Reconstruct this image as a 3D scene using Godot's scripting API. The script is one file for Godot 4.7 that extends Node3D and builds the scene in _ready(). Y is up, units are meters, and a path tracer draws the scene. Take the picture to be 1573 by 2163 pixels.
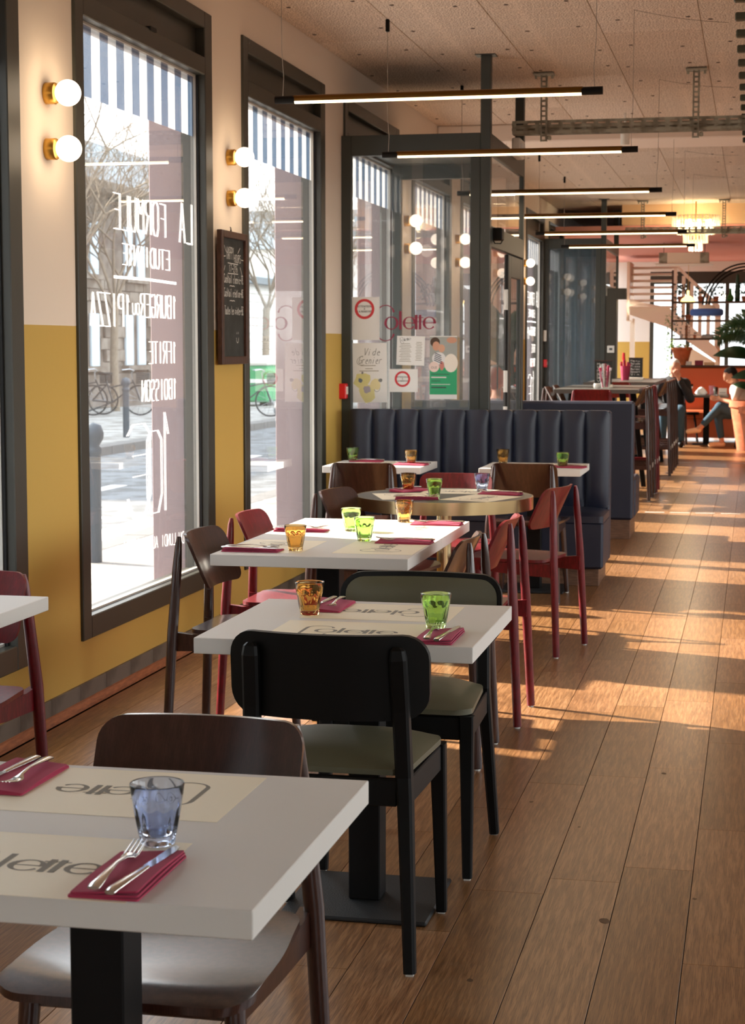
extends Node3D
# A cafe dining room along a shop front. Camera stands at x = 0, z = 0 and looks down the room (-z); the street is at x < -2.66.

const WX := -2.66        # inner face of the street wall
const CEIL := 3.32
const PITCH := 2.37      # spacing of the shop windows
var M := {}
var C := {}              # shared meshes
var rng := RandomNumberGenerator.new()
var lift := 0.0


func _ready() -> void:
	rng.seed = 7
	camera_and_light()
	materials()
	room()
	facade()
	vestibules()
	street()
	ceiling_things()
	tables()
	tableware()
	chairs()
	banquettes()
	high_tables()
	far_room()
	people()


func camera_and_light() -> void:
	var cam := Camera3D.new()
	cam.name = "camera"
	add_child(cam)
	cam.position = Vector3(0, 1.47, 0)
	cam.rotation_degrees = Vector3(-5.34, 12.115, 0)
	var at := CameraAttributesPhysical.new()
	at.frustum_focal_length = 41.606
	at.frustum_focus_distance = 4.6
	at.frustum_near = 0.05
	at.frustum_far = 400.0
	at.exposure_aperture = 9.0
	cam.attributes = at
	cam.fov = 32.175
	cam.current = true
	var sky_m := ProceduralSkyMaterial.new()
	sky_m.sky_top_color = Color(0.76, 0.8, 0.84)
	sky_m.sky_horizon_color = Color(0.95, 0.95, 0.925)
	sky_m.ground_bottom_color = Color(0.4, 0.4, 0.4)
	sky_m.ground_horizon_color = Color(0.7, 0.7, 0.7)
	sky_m.sun_angle_max = 6.0
	sky_m.sky_energy_multiplier = 1.5
	var sky := Sky.new()
	sky.sky_material = sky_m
	var e := Environment.new()
	e.background_mode = Environment.BG_SKY
	e.sky = sky
	e.tonemap_mode = Environment.TONE_MAPPER_LINEAR
	e.tonemap_exposure = 3.25
	e.sdfgi_enabled = true
	e.ssao_enabled = true
	e.ssil_enabled = true
	var we := WorldEnvironment.new()
	we.name = "world"
	we.environment = e
	add_child(we)
	var sun := DirectionalLight3D.new()
	sun.name = "sun"
	add_child(sun)
	var el := deg_to_rad(31.0)
	var dir := Vector3(0.953 * cos(el), -sin(el), 0.303 * cos(el)).normalized()
	sun.look_at_from_position(Vector3.ZERO, dir)
	sun.light_color = Color(1.0, 0.955, 0.89)
	sun.light_energy = 2.4
	sun.light_angular_distance = 1.2
	sun.shadow_enabled = true


# ---------------------------------------------------------------- helpers

func st() -> SurfaceTool:
	var s := SurfaceTool.new()
	s.begin(Mesh.PRIMITIVE_TRIANGLES)
	s.set_smooth_group(-1)
	return s


func done(s: SurfaceTool) -> ArrayMesh:
	s.generate_normals()
	return s.commit()


func quad(s: SurfaceTool, a: Vector3, b: Vector3, c: Vector3, d: Vector3) -> void:   # counter-clockwise seen from outside
	for p in [a, c, b, a, d, c]:
		s.add_vertex(p)


func tri(s: SurfaceTool, a: Vector3, b: Vector3, c: Vector3) -> void:
	s.add_vertex(a)
	s.add_vertex(c)
	s.add_vertex(b)


func face(s: SurfaceTool, p: Array, mid: Vector3) -> void:   # a convex face, turned away from mid
	var n: Vector3 = (p[1] - p[0]).cross(p[2] - p[0])
	if n.dot(p[0] - mid) < 0.0:
		p.reverse()
	for i in range(1, p.size() - 1):
		tri(s, p[0], p[i], p[i + 1])


func box(s: SurfaceTool, at: Vector3, size: Vector3, bevel := 0.0, turn := Basis()) -> void:
	var h := size / 2.0
	s.set_smooth_group(-1)
	var v := {}
	for x in [-1, 1]:
		for y in [-1, 1]:
			for z in [-1, 1]:
				var k := Vector3i(x, y, z)
				v[k] = [at + turn * Vector3(x * h.x, y * (h.y - bevel), z * (h.z - bevel)), at + turn * Vector3(x * (h.x - bevel), y * h.y, z * (h.z - bevel)), at + turn * Vector3(x * (h.x - bevel), y * (h.y - bevel), z * h.z)]
	for k in [-1, 1]:
		face(s, [v[Vector3i(k, -1, -1)][0], v[Vector3i(k, 1, -1)][0], v[Vector3i(k, 1, 1)][0], v[Vector3i(k, -1, 1)][0]], at)
		face(s, [v[Vector3i(-1, k, -1)][1], v[Vector3i(1, k, -1)][1], v[Vector3i(1, k, 1)][1], v[Vector3i(-1, k, 1)][1]], at)
		face(s, [v[Vector3i(-1, -1, k)][2], v[Vector3i(1, -1, k)][2], v[Vector3i(1, 1, k)][2], v[Vector3i(-1, 1, k)][2]], at)
	if bevel <= 0.0:
		return
	for a in [-1, 1]:
		for b in [-1, 1]:
			face(s, [v[Vector3i(a, b, -1)][0], v[Vector3i(a, b, 1)][0], v[Vector3i(a, b, 1)][1], v[Vector3i(a, b, -1)][1]], at)
			face(s, [v[Vector3i(a, -1, b)][0], v[Vector3i(a, 1, b)][0], v[Vector3i(a, 1, b)][2], v[Vector3i(a, -1, b)][2]], at)
			face(s, [v[Vector3i(-1, a, b)][1], v[Vector3i(1, a, b)][1], v[Vector3i(1, a, b)][2], v[Vector3i(-1, a, b)][2]], at)
			for c in [-1, 1]:
				face(s, v[Vector3i(a, b, c)].duplicate(), at)


func boxm(size: Vector3, bevel := 0.0, at := Vector3.ZERO) -> ArrayMesh:
	var key := "box%s%s%s" % [size, bevel, at]
	if not C.has(key):
		var s := st()
		box(s, at, size, bevel)
		C[key] = done(s)
	return C[key]


func tube(s: SurfaceTool, pts: Array, r, n := 8, flat := Vector2.ONE, up := Vector3.UP) -> void:   # r: one radius, or one for each point; flat: width and height factors
	var rings := []
	for i in pts.size():
		var d: Vector3 = (pts[mini(i + 1, pts.size() - 1)] - pts[maxi(i - 1, 0)]).normalized()
		var side := d.cross(up if absf(d.dot(up)) < 0.95 else Vector3.FORWARD if absf(d.dot(Vector3.FORWARD)) < 0.9 else Vector3.RIGHT).normalized()
		var over := side.cross(d)
		var rr: float = r[i] if r is Array else r
		var ring := []
		for k in n:
			var a := TAU * k / n
			ring.append(pts[i] + (side * cos(a) * flat.x + over * sin(a) * flat.y) * rr)
		rings.append(ring)
	s.set_smooth_group(0)
	for i in rings.size() - 1:
		for k in n:
			var m := (k + 1) % n
			quad(s, rings[i][k], rings[i][m], rings[i + 1][m], rings[i + 1][k])
	s.set_smooth_group(-1)
	for k in range(1, n - 1):
		tri(s, rings[0][0], rings[0][k + 1], rings[0][k])
		tri(s, rings[-1][0], rings[-1][k], rings[-1][k + 1])


func lathe(s: SurfaceTool, prof: Array, n := 24, at := Vector3.ZERO, shape = null) -> void:   # (radius, height) going up the outside; a repeated point starts a hard edge
	var g := 0
	for i in prof.size() - 1:
		var a: Vector2 = prof[i]
		var b: Vector2 = prof[i + 1]
		if a.is_equal_approx(b):
			g += 1
			continue
		s.set_smooth_group(g)
		for k in n:
			var q := []
			for e in [[a, k], [a, k + 1], [b, k + 1], [b, k]]:
				var an: float = TAU * (e[1] % n) / n
				var rr: float = e[0].x * (shape.call(an, e[0].y) if shape else 1.0)
				q.append(at + Vector3(cos(an) * rr, e[0].y, -sin(an) * rr))
			if a.x < 1e-6:
				tri(s, q[0], q[2], q[3])
			elif b.x < 1e-6:
				tri(s, q[0], q[1], q[2])
			else:
				quad(s, q[0], q[1], q[2], q[3])
	s.set_smooth_group(-1)


func sheet(s: SurfaceTool, xs: Array, lo: Callable, hi: Callable, ny: int, f: Callable) -> void:   # a panel with thickness: f(x, y, side) gives its two faces (side -1 and 1)
	var g := {}
	for i in xs.size():
		for j in ny + 1:
			for o in [-1, 1]:
				g[Vector3i(i, j, o)] = f.call(xs[i], lerpf(lo.call(xs[i]), hi.call(xs[i]), float(j) / ny), o)
	for i in xs.size() - 1:
		for j in ny:
			s.set_smooth_group(1)
			quad(s, g[Vector3i(i, j, 1)], g[Vector3i(i + 1, j, 1)], g[Vector3i(i + 1, j + 1, 1)], g[Vector3i(i, j + 1, 1)])
			s.set_smooth_group(2)
			quad(s, g[Vector3i(i, j, -1)], g[Vector3i(i, j + 1, -1)], g[Vector3i(i + 1, j + 1, -1)], g[Vector3i(i + 1, j, -1)])
		s.set_smooth_group(3)
		quad(s, g[Vector3i(i, 0, -1)], g[Vector3i(i + 1, 0, -1)], g[Vector3i(i + 1, 0, 1)], g[Vector3i(i, 0, 1)])
		quad(s, g[Vector3i(i, ny, 1)], g[Vector3i(i + 1, ny, 1)], g[Vector3i(i + 1, ny, -1)], g[Vector3i(i, ny, -1)])
	var e: int = xs.size() - 1
	for j in ny:
		s.set_smooth_group(3)
		quad(s, g[Vector3i(0, j, 1)], g[Vector3i(0, j + 1, 1)], g[Vector3i(0, j + 1, -1)], g[Vector3i(0, j, -1)])
		quad(s, g[Vector3i(e, j, -1)], g[Vector3i(e, j + 1, -1)], g[Vector3i(e, j + 1, 1)], g[Vector3i(e, j, 1)])
	s.set_smooth_group(-1)


func rounded(s: SurfaceTool, w: float, h: float, r: float, f: Callable, ny := 4, nx := 8) -> void:   # a rounded rectangle bent by f(x, y, side)
	var xs := []
	for i in 7:
		xs.append(-w / 2 + r * (1.0 - cos(PI / 2 * i / 6.0)))
	for i in range(1, nx):
		xs.append(lerpf(-w / 2 + r, w / 2 - r, float(i) / nx))
	for i in range(6, -1, -1):
		xs.append(w / 2 - r * (1.0 - cos(PI / 2 * i / 6.0)))
	var half := func(x: float) -> float:
		var d := maxf(0.0, absf(x) - (w / 2 - r))
		return h / 2 - r + sqrt(maxf(0.0, r * r - d * d))
	sheet(s, xs, func(x): return -half.call(x), half, ny, f)


func prism(s: SurfaceTool, poly: PackedVector2Array, depth: float, x: Transform3D) -> void:   # a polygon in x, y pulled out along z
	if Geometry2D.is_polygon_clockwise(poly):
		poly.reverse()
	var t := Geometry2D.triangulate_polygon(poly)
	var at := func(p: Vector2, z: float) -> Vector3: return x * Vector3(p.x, p.y, z)
	for i in range(0, t.size(), 3):
		var a := poly[t[i]]
		var b := poly[t[i + 1]]
		var c := poly[t[i + 2]]
		if (b - a).cross(c - a) < 0.0:
			var k := b
			b = c
			c = k
		tri(s, at.call(a, depth), at.call(b, depth), at.call(c, depth))
		tri(s, at.call(a, 0.0), at.call(c, 0.0), at.call(b, 0.0))
	for i in poly.size():
		var a := poly[i]
		var b := poly[(i + 1) % poly.size()]
		quad(s, at.call(a, 0.0), at.call(b, 0.0), at.call(b, depth), at.call(a, depth))


func ribbon(s: SurfaceTool, pts: Array, w, x: Transform3D) -> void:   # ink: a flat stroke through 2-D points, w one width or one for each point
	for i in pts.size() - 1:
		var a: Vector2 = pts[i]
		var b: Vector2 = pts[i + 1]
		var wa: float = (w[i] if w is Array else w) * 0.5
		var wb: float = (w[i + 1] if w is Array else w) * 0.5
		var d := (b - a).normalized()
		var n := Vector2(-d.y, d.x)
		var ea := a - d * wa * 0.5
		var eb := b + d * wb * 0.5
		var p := [ea - n * wa, eb - n * wb, eb + n * wb, ea + n * wa]
		lift = fposmod(lift + 0.000017, 0.0003)    # strokes that cross lie one over the other
		quad(s, x * Vector3(p[0].x, p[0].y, lift), x * Vector3(p[1].x, p[1].y, lift), x * Vector3(p[2].x, p[2].y, lift), x * Vector3(p[3].x, p[3].y, lift))


func arc(c: Vector2, rx: float, ry: float, a0: float, a1: float, n := 14) -> Array:
	var out := []
	for i in n + 1:
		var a := deg_to_rad(lerpf(a0, a1, float(i) / n))
		out.append(c + Vector2(cos(a) * rx, sin(a) * ry))
	return out


const LETTERS := {
	"A": "002940 1333", "B": "0009 093948463505 3544423000", "C": "4839190802103042", "D": "00092947422000", "E": "4000 0009 0949 0535", "F": "0009 0949 0535", "G": "48391908021030424424", "H": "0009 4049 0545",
	"I": "2029", "L": "090040", "M": "0009254940", "N": "00094049", "O": "190802103042483919", "P": "00093948463505", "R": "00093948463505 2540", "S": "483919071535423010",
	"T": "0949 2920", "U": "090210304249", "V": "092049", "W": "0910253049", "Y": "092549 2520", "Z": "09490040", "a": "3525040210203234 3530", "c": "341515021030", "d": "3525040210203234 3930", "e": "0333251503021030", "g": "352504122233 353120",
	"i": "1510 1717", "k": "0900 3502 1330", "l": "191120", "n": "0500 0415253330", "o": "150401102031342515", "p": "0500 052534322201", "r": "0500 041535", "s": "351504332100", "t": "181120 0636", "u": "0502102030 3530",
	"z": "05350030", "h": "0900 0415253330", "b": "0900 0525343110", "1": "172920", "7": "094910", "0": "190802103042483919", "2": "082939470040", "5": "490905354442301001", "8": "25162938251310203225",
	"~": "0415243544", ">": "0444 3544 3344", "*": "1415", "€": "4839190802103042 0636 0434", "é": "0333251503021030 1728",
}


func strokes_of(c: String) -> Array:   # letters on a grid 5 wide and 10 high, each stroke a run of digit pairs
	var out := []
	for run in LETTERS.get(c, "").split(" ", false):
		var pts := []
		for i in range(0, run.length() - 1, 2):
			pts.append(Vector2(int(run[i]), int(run[i + 1])))
		if pts.size() == 1 or (pts.size() == 2 and pts[0] == pts[1]):
			pts = [pts[0], pts[0] + Vector2(0.3, 0.5)]
		if pts.size() > 1:
			out.append(pts)
	return out


func handwriting(s: SurfaceTool, line: String, w: float, h: float, pen: float, x: Transform3D, twice := false) -> void:   # fills a box w wide and h high
	var step := w / line.length()
	for i in line.length():
		for pts in strokes_of(line[i]):
			for k in (2 if twice else 1):
				var moved := []
				for p in pts:
					moved.append(Vector2(i * step + (p.x / 4.0 * 0.72 + (k * 0.17)) * step, p.y / 9.0 * h + rng.randf_range(-0.012, 0.012) * h))
				ribbon(s, moved, pen, x)


func numbered(called: String) -> String:
	var name_ := called
	var k := 1
	while has_node(name_):
		name_ = "%s_%03d" % [called, k]
		k += 1
	return name_


func tag(o: Node3D, label: String, category: String, group := "", kind := "") -> Node3D:
	if label:
		o.set_meta("label", label)
	if category:
		o.set_meta("category", category)
	if group:
		o.set_meta("group", group)
	if kind:
		o.set_meta("kind", kind)
	return o


func thing(called: String, label: String, category: String, at := Vector3.ZERO, turn := 0.0, group := "") -> Node3D:
	var o := Node3D.new()
	o.name = numbered(called)
	add_child(o)
	o.position = at
	o.rotation.y = turn
	return tag(o, label, category, group)


func structure(called: String, label: String, category: String) -> Node3D:
	var o := thing(called, label, category)
	o.set_meta("kind", "structure")
	return o


func part(root: Node3D, called: String, mesh: Mesh, m: Material, at := Vector3.ZERO, turn := Basis()) -> MeshInstance3D:
	var o := MeshInstance3D.new()
	o.name = called
	o.mesh = mesh
	o.material_override = m
	o.transform = Transform3D(turn, at)
	root.add_child(o, true)
	if root.get_child_count() > 1 and o.name != called:
		var digits := str(o.name).trim_prefix(called)
		if digits.is_valid_int():
			o.name = "%s_%03d" % [called, int(digits) - 1]
	return o


func bx(root: Node3D, called: String, lo: Vector3, hi: Vector3, m: Material, bevel := 0.0) -> MeshInstance3D:   # a block from corner to corner
	return part(root, called, boxm((hi - lo).abs(), bevel), m, (lo + hi) / 2.0)


func lettering(root: Node3D, line: String, size: float, m: Material, at: Vector3, turn := Basis(), face_name := "Droid Sans", bold := false) -> MeshInstance3D:
	var t := TextMesh.new()
	var f := SystemFont.new()
	f.font_names = PackedStringArray([face_name])
	if bold:
		f.font_weight = 700
	t.font = f
	t.text = line
	t.font_size = 48
	t.pixel_size = size / 48.0
	t.depth = 0.0006
	t.curve_step = 2.0
	return part(root, "lettering", t, m, at, turn)


func rot(deg: Vector3) -> Basis:
	return Basis.from_euler(Vector3(deg_to_rad(deg.x), deg_to_rad(deg.y), deg_to_rad(deg.z)))


# ---------------------------------------------------------------- materials

func noise(freq: float, kind := FastNoiseLite.TYPE_SIMPLEX_SMOOTH, octaves := 4, warp := 0.0, salt := 0) -> FastNoiseLite:
	var n := FastNoiseLite.new()
	n.noise_type = kind
	n.seed = 11 + salt
	n.frequency = freq
	n.fractal_octaves = octaves
	if warp > 0.0:
		n.domain_warp_enabled = true
		n.domain_warp_amplitude = warp
		n.domain_warp_frequency = freq * 0.5
	return n


func tex(n: FastNoiseLite, stops: Array, size := 512) -> NoiseTexture2D:
	var t := NoiseTexture2D.new()
	t.width = size
	t.height = size
	t.seamless = true
	t.seamless_blend_skirt = 0.2
	t.noise = n
	if stops:
		var g := Gradient.new()
		g.offsets = PackedFloat32Array(stops.map(func(q): return q[0]))
		g.colors = PackedColorArray(stops.map(func(q): return Color(q[1])))
		t.color_ramp = g
	return t


func mat(called: String, color: String, rough := 0.6, metal := 0.0, o := {}) -> StandardMaterial3D:
	var m := StandardMaterial3D.new()
	m.resource_name = called
	m.albedo_color = Color(color)
	m.roughness = rough
	m.metallic = metal
	if o.has("map"):
		m.albedo_texture = o.map
	if o.has("map") or o.has("bump") or o.has("height"):
		m.uv1_triplanar = true
		m.uv1_world_triplanar = o.get("world", false)
		m.uv1_scale = o.get("scale", Vector3.ONE)
		m.uv1_offset = o.get("offset", Vector3.ZERO)
	if o.has("bump"):
		m.heightmap_enabled = true
		m.heightmap_texture = o.bump
		m.heightmap_scale = o.get("deep", 0.1)
	if o.has("detail"):
		m.detail_enabled = true
		m.detail_albedo = o.detail
		m.detail_blend_mode = BaseMaterial3D.BLEND_MODE_MUL
		m.detail_uv_layer = BaseMaterial3D.DETAIL_UV_2
		m.uv2_triplanar = true
		m.uv2_world_triplanar = o.get("world", false)
		m.uv2_scale = o.get("scale2", Vector3.ONE)
		m.uv2_offset = o.get("offset", Vector3.ZERO) * 1.7
	if o.has("coat"):
		m.clearcoat_enabled = true
		m.clearcoat = o.coat
		m.clearcoat_roughness = 0.16
	if o.has("rim"):
		m.rim_enabled = true
		m.rim = o.rim
	if o.has("alpha"):
		m.transparency = BaseMaterial3D.TRANSPARENCY_ALPHA
		m.albedo_color.a = o.alpha
	if o.has("glow"):
		m.emission_enabled = true
		m.emission = Color(o.get("glow_color", color))
		m.emission_energy_multiplier = o.glow
	if o.has("back"):
		m.backlight_enabled = true
		m.backlight = Color(o.back)
	if o.has("ior"):
		m.transparency = BaseMaterial3D.TRANSPARENCY_ALPHA
		m.albedo_color.a = o.get("alpha", 0.0)
		m.refraction_enabled = true
		m.refraction_scale = o.ior
	if o.has("spec"):
		m.metallic_specular = o.spec
	return m


func materials() -> void:
	var grain := tex(noise(0.012, FastNoiseLite.TYPE_SIMPLEX_SMOOTH, 5, 18.0), [[0.25, "cbc5c0"], [0.42, "e6e1dc"], [0.5, "d9d3cc"], [0.58, "f6f2ed"], [0.75, "ffffff"]], 1024)
	var pores := tex(noise(0.035, FastNoiseLite.TYPE_SIMPLEX, 3, 0.0, 3), [[0.3, "d2cac3"], [0.42, "f6f4f2"], [0.6, "ffffff"]], 512)
	var blotch := tex(noise(0.01, FastNoiseLite.TYPE_SIMPLEX_SMOOTH, 3, 0.0, 5), [[0.3, "c9c4bf"], [0.7, "ffffff"]], 256)
	var fine := tex(noise(0.08, FastNoiseLite.TYPE_SIMPLEX, 3, 0.0, 9), [], 256)
	var hide := tex(noise(0.06, FastNoiseLite.TYPE_CELLULAR, 2, 0.0, 2), [], 512)
	var tones := ["a47954", "9c714b", "946b44", "a07651", "997049", "a97f59", "8f6742", "9d734e"]
	for i in 8:
		M["plank%d" % i] = mat("oak plank", tones[i], 0.29, 0.0, {"map": grain, "detail": pores, "scale": Vector3(5.5, 5.5, 0.3), "scale2": Vector3(14, 14, 0.45), "offset": Vector3(0.37 * i, 0.21 * i, 0.53 * i), "world": true, "bump": pores, "deep": 0.02})
	M.knot = mat("knot in the wood", "5c4029", 0.5, 0.0, {"map": grain, "scale": Vector3(20, 20, 20)})
	M.gap = mat("dark joint", "2a1c12", 0.9)
	M.cream = mat("cream plaster", "e6d8c8", 0.9, 0.0, {"world": true, "bump": fine, "deep": 0.02})
	M.yellow = mat("mustard paint", "c5a24e", 0.75, 0.0, {"world": true, "bump": fine, "deep": 0.02})
	M.white_wall = mat("white paint", "e9e6de", 0.85)
	M.frame = mat("dark olive frame", "37362e", 0.42)
	M.frame2 = mat("anthracite frame", "343a38", 0.42)
	M.gasket = mat("pale glazing bead", "c9c6be", 0.5)
	M.black_gap = mat("black gasket", "101010", 0.7)
	M.glass = mat("clear pane", "ffffff", 0.0, 0.0, {"alpha": 0.03})
	M.glass_dim = mat("pane greyed for dim porch", "7f8b8e", 0.0, 0.0, {"alpha": 0.12})  # clear glass; grey tint paints in the dim inside of the first porch
	M.glass_dim_blue = mat("blue grey pane darkened for dim porch", "50626e", 0.0, 0.0, {"alpha": 0.5})  # dimness of the second porch put into the pane colour
	M.skirt = mat("grey tile", "6d6459", 0.5, 0.0, {"map": blotch, "scale": Vector3(2, 2, 2)})
	M.mouldwood = mat("red brown moulding", "a9673f", 0.5, 0.0, {"map": grain, "scale": Vector3(6, 6, 0.8)})
	var flakes := tex(noise(0.05, FastNoiseLite.TYPE_SIMPLEX, 4, 12.0, 21), [[0.24, "5d4638"], [0.38, "a98c77"], [0.47, "f0e0d2"], [0.62, "fbf2e8"], [0.8, "fffaf4"]], 1024)
	for i in 4:
		M["board%d" % i] = mat("wood wool board", ["fbf3ea", "f7eee3", "fdf6ee", "f4e9de"][i], 0.95, 0.0, {"map": flakes, "scale": Vector3(1.3, 1.6, 3.2), "offset": Vector3(0.31 * i, 0, 0.47 * i), "world": true, "bump": flakes, "deep": 0.25})
	M.washer = mat("dark fixing", "4a372c", 0.6)
	M.beam = mat("pale beam", "e6d6c9", 0.8)
	M.steel = mat("galvanised steel", "a3a294", 0.5, 0.25, {"map": blotch, "scale": Vector3(3, 3, 3)})
	M.rung = mat("dark bracket", "4d4f43", 0.5, 0.4)
	M.cable = mat("pale cord", "9a8d80", 0.6)
	M.black = mat("matt black", "0b0a0a", 0.5, 0.0, {"spec": 0.3})
	M.bar_metal = mat("bronze bar", "6b4a1e", 0.35, 0.9)
	M.led = mat("glowing led strip", "fff1d8", 0.5, 0.0, {"glow": 1.2, "glow_color": "ffe4b4"})
	M.brass = mat("brushed brass", "c89a4a", 0.3, 1.0)
	M.pale_brass = mat("pale brass", "d6be90", 0.22, 1.0)
	M.globe = mat("glowing opal globe", "fff6ea", 0.4, 0.0, {"glow": 0.75, "glow_color": "ffeed8"})
	M.table = mat("white laminate", "d6d3cd", 0.5, 0.0, {"bump": fine, "deep": 0.004})
	M.iron = mat("black cast iron", "171717", 0.55, 0.0, {"bump": fine, "scale": Vector3(6, 6, 6), "deep": 0.04})
	M.stone_top = mat("grey table top", "4d4b46", 0.35)
	var wood := {"map": grain, "detail": pores, "scale": Vector3(4, 0.8, 4), "scale2": Vector3(18, 1.2, 18)}
	M.brown = mat("dark stained beech", "42241a", 0.4, 0.0, wood.merged({"spec": 0.35, "coat": 0.8}))
	M.red = mat("red stained beech", "760c18", 0.42, 0.0, wood.merged({"spec": 0.42, "coat": 0.15}))
	M.ebony = mat("black stained wood", "0b0a09", 0.5, 0.0, {"spec": 0.3})
	M.olive = mat("olive leather", "57543f", 0.45, 0.0, {"bump": hide, "scale": Vector3(9, 9, 9), "deep": 0.03})
	M.navy = mat("navy leather", "1a2033", 0.42, 0.0, {"bump": hide, "scale": Vector3(7, 7, 7), "deep": 0.03})
	M.navy_panel = mat("navy panel", "1c2235", 0.5, 0.0, {"bump": hide, "scale": Vector3(7, 7, 7), "deep": 0.03})
	M.plinth = mat("walnut plinth", "7d5b45", 0.5, 0.0, {"map": grain, "scale": Vector3(0.7, 7, 0.7)})
	M.paper = mat("cream paper", "f4ead0", 0.5)
	M.ink = mat("grey ink", "8e897e", 0.8)
	M.napkin = mat("burgundy napkin", "a52f4e", 0.9, 0.0, {"bump": fine, "scale": Vector3(20, 20, 20), "deep": 0.02, "rim": 0.3})
	M.cutlery = mat("polished steel", "d5d3cf", 0.18, 1.0)
	M.amber = mat("amber glass", "ffdc9a", 0.02, 0.0, {"ior": 0.038})
	M.green_glass = mat("green glass", "d6f5aa", 0.02, 0.0, {"ior": 0.038})
	M.blue_glass = mat("pale blue glass", "d8e4ff", 0.02, 0.0, {"ior": 0.038})
	M.clear_glass = mat("clear glass", "f4f7f5", 0.02, 0.0, {"ior": 0.05})
	M.vinyl_white = mat("white vinyl", "f4f4f2", 0.5, 0.0, {"alpha": 0.8, "back": "ffffff"})
	M.vinyl_blue = mat("blue vinyl", "33466e", 0.5, 0.0, {"alpha": 0.83, "back": "7890a8"})
	M.marker = mat("white marker", "ffffff", 0.8, 0.0, {"back": "ffffff"})
	M.chalk = mat("chalk", "e8e6e0", 0.95)
	M.slate = mat("chalkboard", "2c302d", 0.7, 0.0, {"map": blotch, "scale": Vector3(3, 3, 3)})
	M.walnut = mat("walnut frame", "4c2e20", 0.5, 0.0, {"map": grain, "scale": Vector3(6, 1.5, 6)})
	M.burgundy = mat("burgundy film", "8a2743", 0.6)
	M.sheet = mat("white paper", "eef0f0", 0.9, 0.0, {"back": "a0a0a0"})
	M.sign_red = mat("red print", "d0424a", 0.8)
	M.dark_print = mat("dark print", "4a4f52", 0.8)
	M.alarm = mat("red plastic", "d81a22", 0.35)
	M.white_plastic = mat("white plastic", "e8e6e0", 0.45)
	M.pink = mat("pink render", "948385", 0.9)
	M.asphalt = mat("asphalt", "75787a", 0.9, 0.0, {"map": blotch, "scale": Vector3(0.7, 0.7, 0.7), "world": true})
	M.paving = mat("pale paving", "a5a39e", 0.9, 0.0, {"map": blotch, "scale": Vector3(0.5, 0.5, 0.5), "world": true})
	M.kerb = mat("granite kerb", "6f6c68", 0.9)
	M.pale_render = mat("pale render", "e4e2dc", 0.85)
	M.road_paint = mat("road paint", "dcdcd8", 0.8)
	M.stone = mat("grey brown stone", "80786e", 0.9, 0.0, {"map": blotch, "scale": Vector3(0.7, 0.7, 0.7), "world": true})
	M.stone2 = mat("dark stone", "6e665d", 0.9, 0.0, {"map": blotch, "scale": Vector3(0.9, 0.9, 0.9), "world": true})
	M.pale_shutter = mat("pale blue shutter", "b8c8d2", 0.6)
	M.slate_roof = mat("slate roof", "7f8a90", 0.7)
	M.bark = mat("bark", "8b8172", 0.95, 0.0, {"map": grain, "scale": Vector3(2, 0.6, 2)})
	M.bike = mat("dark bike paint", "23282c", 0.4)
	M.tyre = mat("tyre", "1c1d1e", 0.8)
	M.chrome = mat("chrome", "b9bcc0", 0.25, 1.0)
	M.bollard = mat("blue grey bollard", "38434c", 0.5)
	M.green_bin = mat("green plastic", "2f9a5e", 0.5)
	M.pale_wood = mat("pale ash", "f6ecdb", 0.5, 0.0, {"bump": pores, "scale": Vector3(1, 9, 9), "deep": 0.01})
	M.pink_ceiling = mat("pink paint", "dd9a8e", 0.85)
	M.beige = mat("beige paint", "d9b48e", 0.85)
	M.terracotta = mat("terracotta", "cf7a52", 0.8, 0.0, {"map": blotch, "scale": Vector3(2, 2, 2)})
	M.rust = mat("rust orange leather", "c05f35", 0.5)
	M.leaf = mat("dark leaf", "1a3f1e", 0.4, 0.0, {"back": "141f0c"})
	M.leaf2 = mat("light leaf", "6f8f3d", 0.5, 0.0, {"back": "50701c"})
	M.vase = mat("green vase", "2f7d2c", 0.3)
	M.vase_dark = mat("dark green vase", "17452f", 0.3)
	M.blue_shade = mat("blue felt", "4a6fc0", 0.9)
	M.yellow_shade = mat("glowing yellow lamp shade", "e8c46a", 0.5, 0.0, {"glow": 0.8, "glow_color": "ffd890"})
	M.crystal = mat("chandelier crystal", "f3efe2", 0.05, 0.0, {"alpha": 0.35})
	M.glow = mat("glowing filament", "fff0c8", 0.5, 0.0, {"glow": 10.0, "glow_color": "ffeabc"})
	M.skin = mat("skin", "c08a6c", 0.6)
	M.skin_old = mat("pale skin", "c08c74", 0.6)
	M.white_hair = mat("white hair", "c9c7c4", 0.8)
	M.dark_hair = mat("dark hair", "1c1816", 0.6)
	M.grey_hair = mat("greying hair", "4a423c", 0.7)
	M.jacket = mat("black jacket", "17191d", 0.85)
	M.jeans = mat("blue jeans", "2c4a5c", 0.9)
	M.shirt = mat("cream top", "e6ddcf", 0.9)
	M.steel_blue = mat("grey blue cloth", "5c6b74", 0.9)


# ---------------------------------------------------------------- the shell

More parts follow.
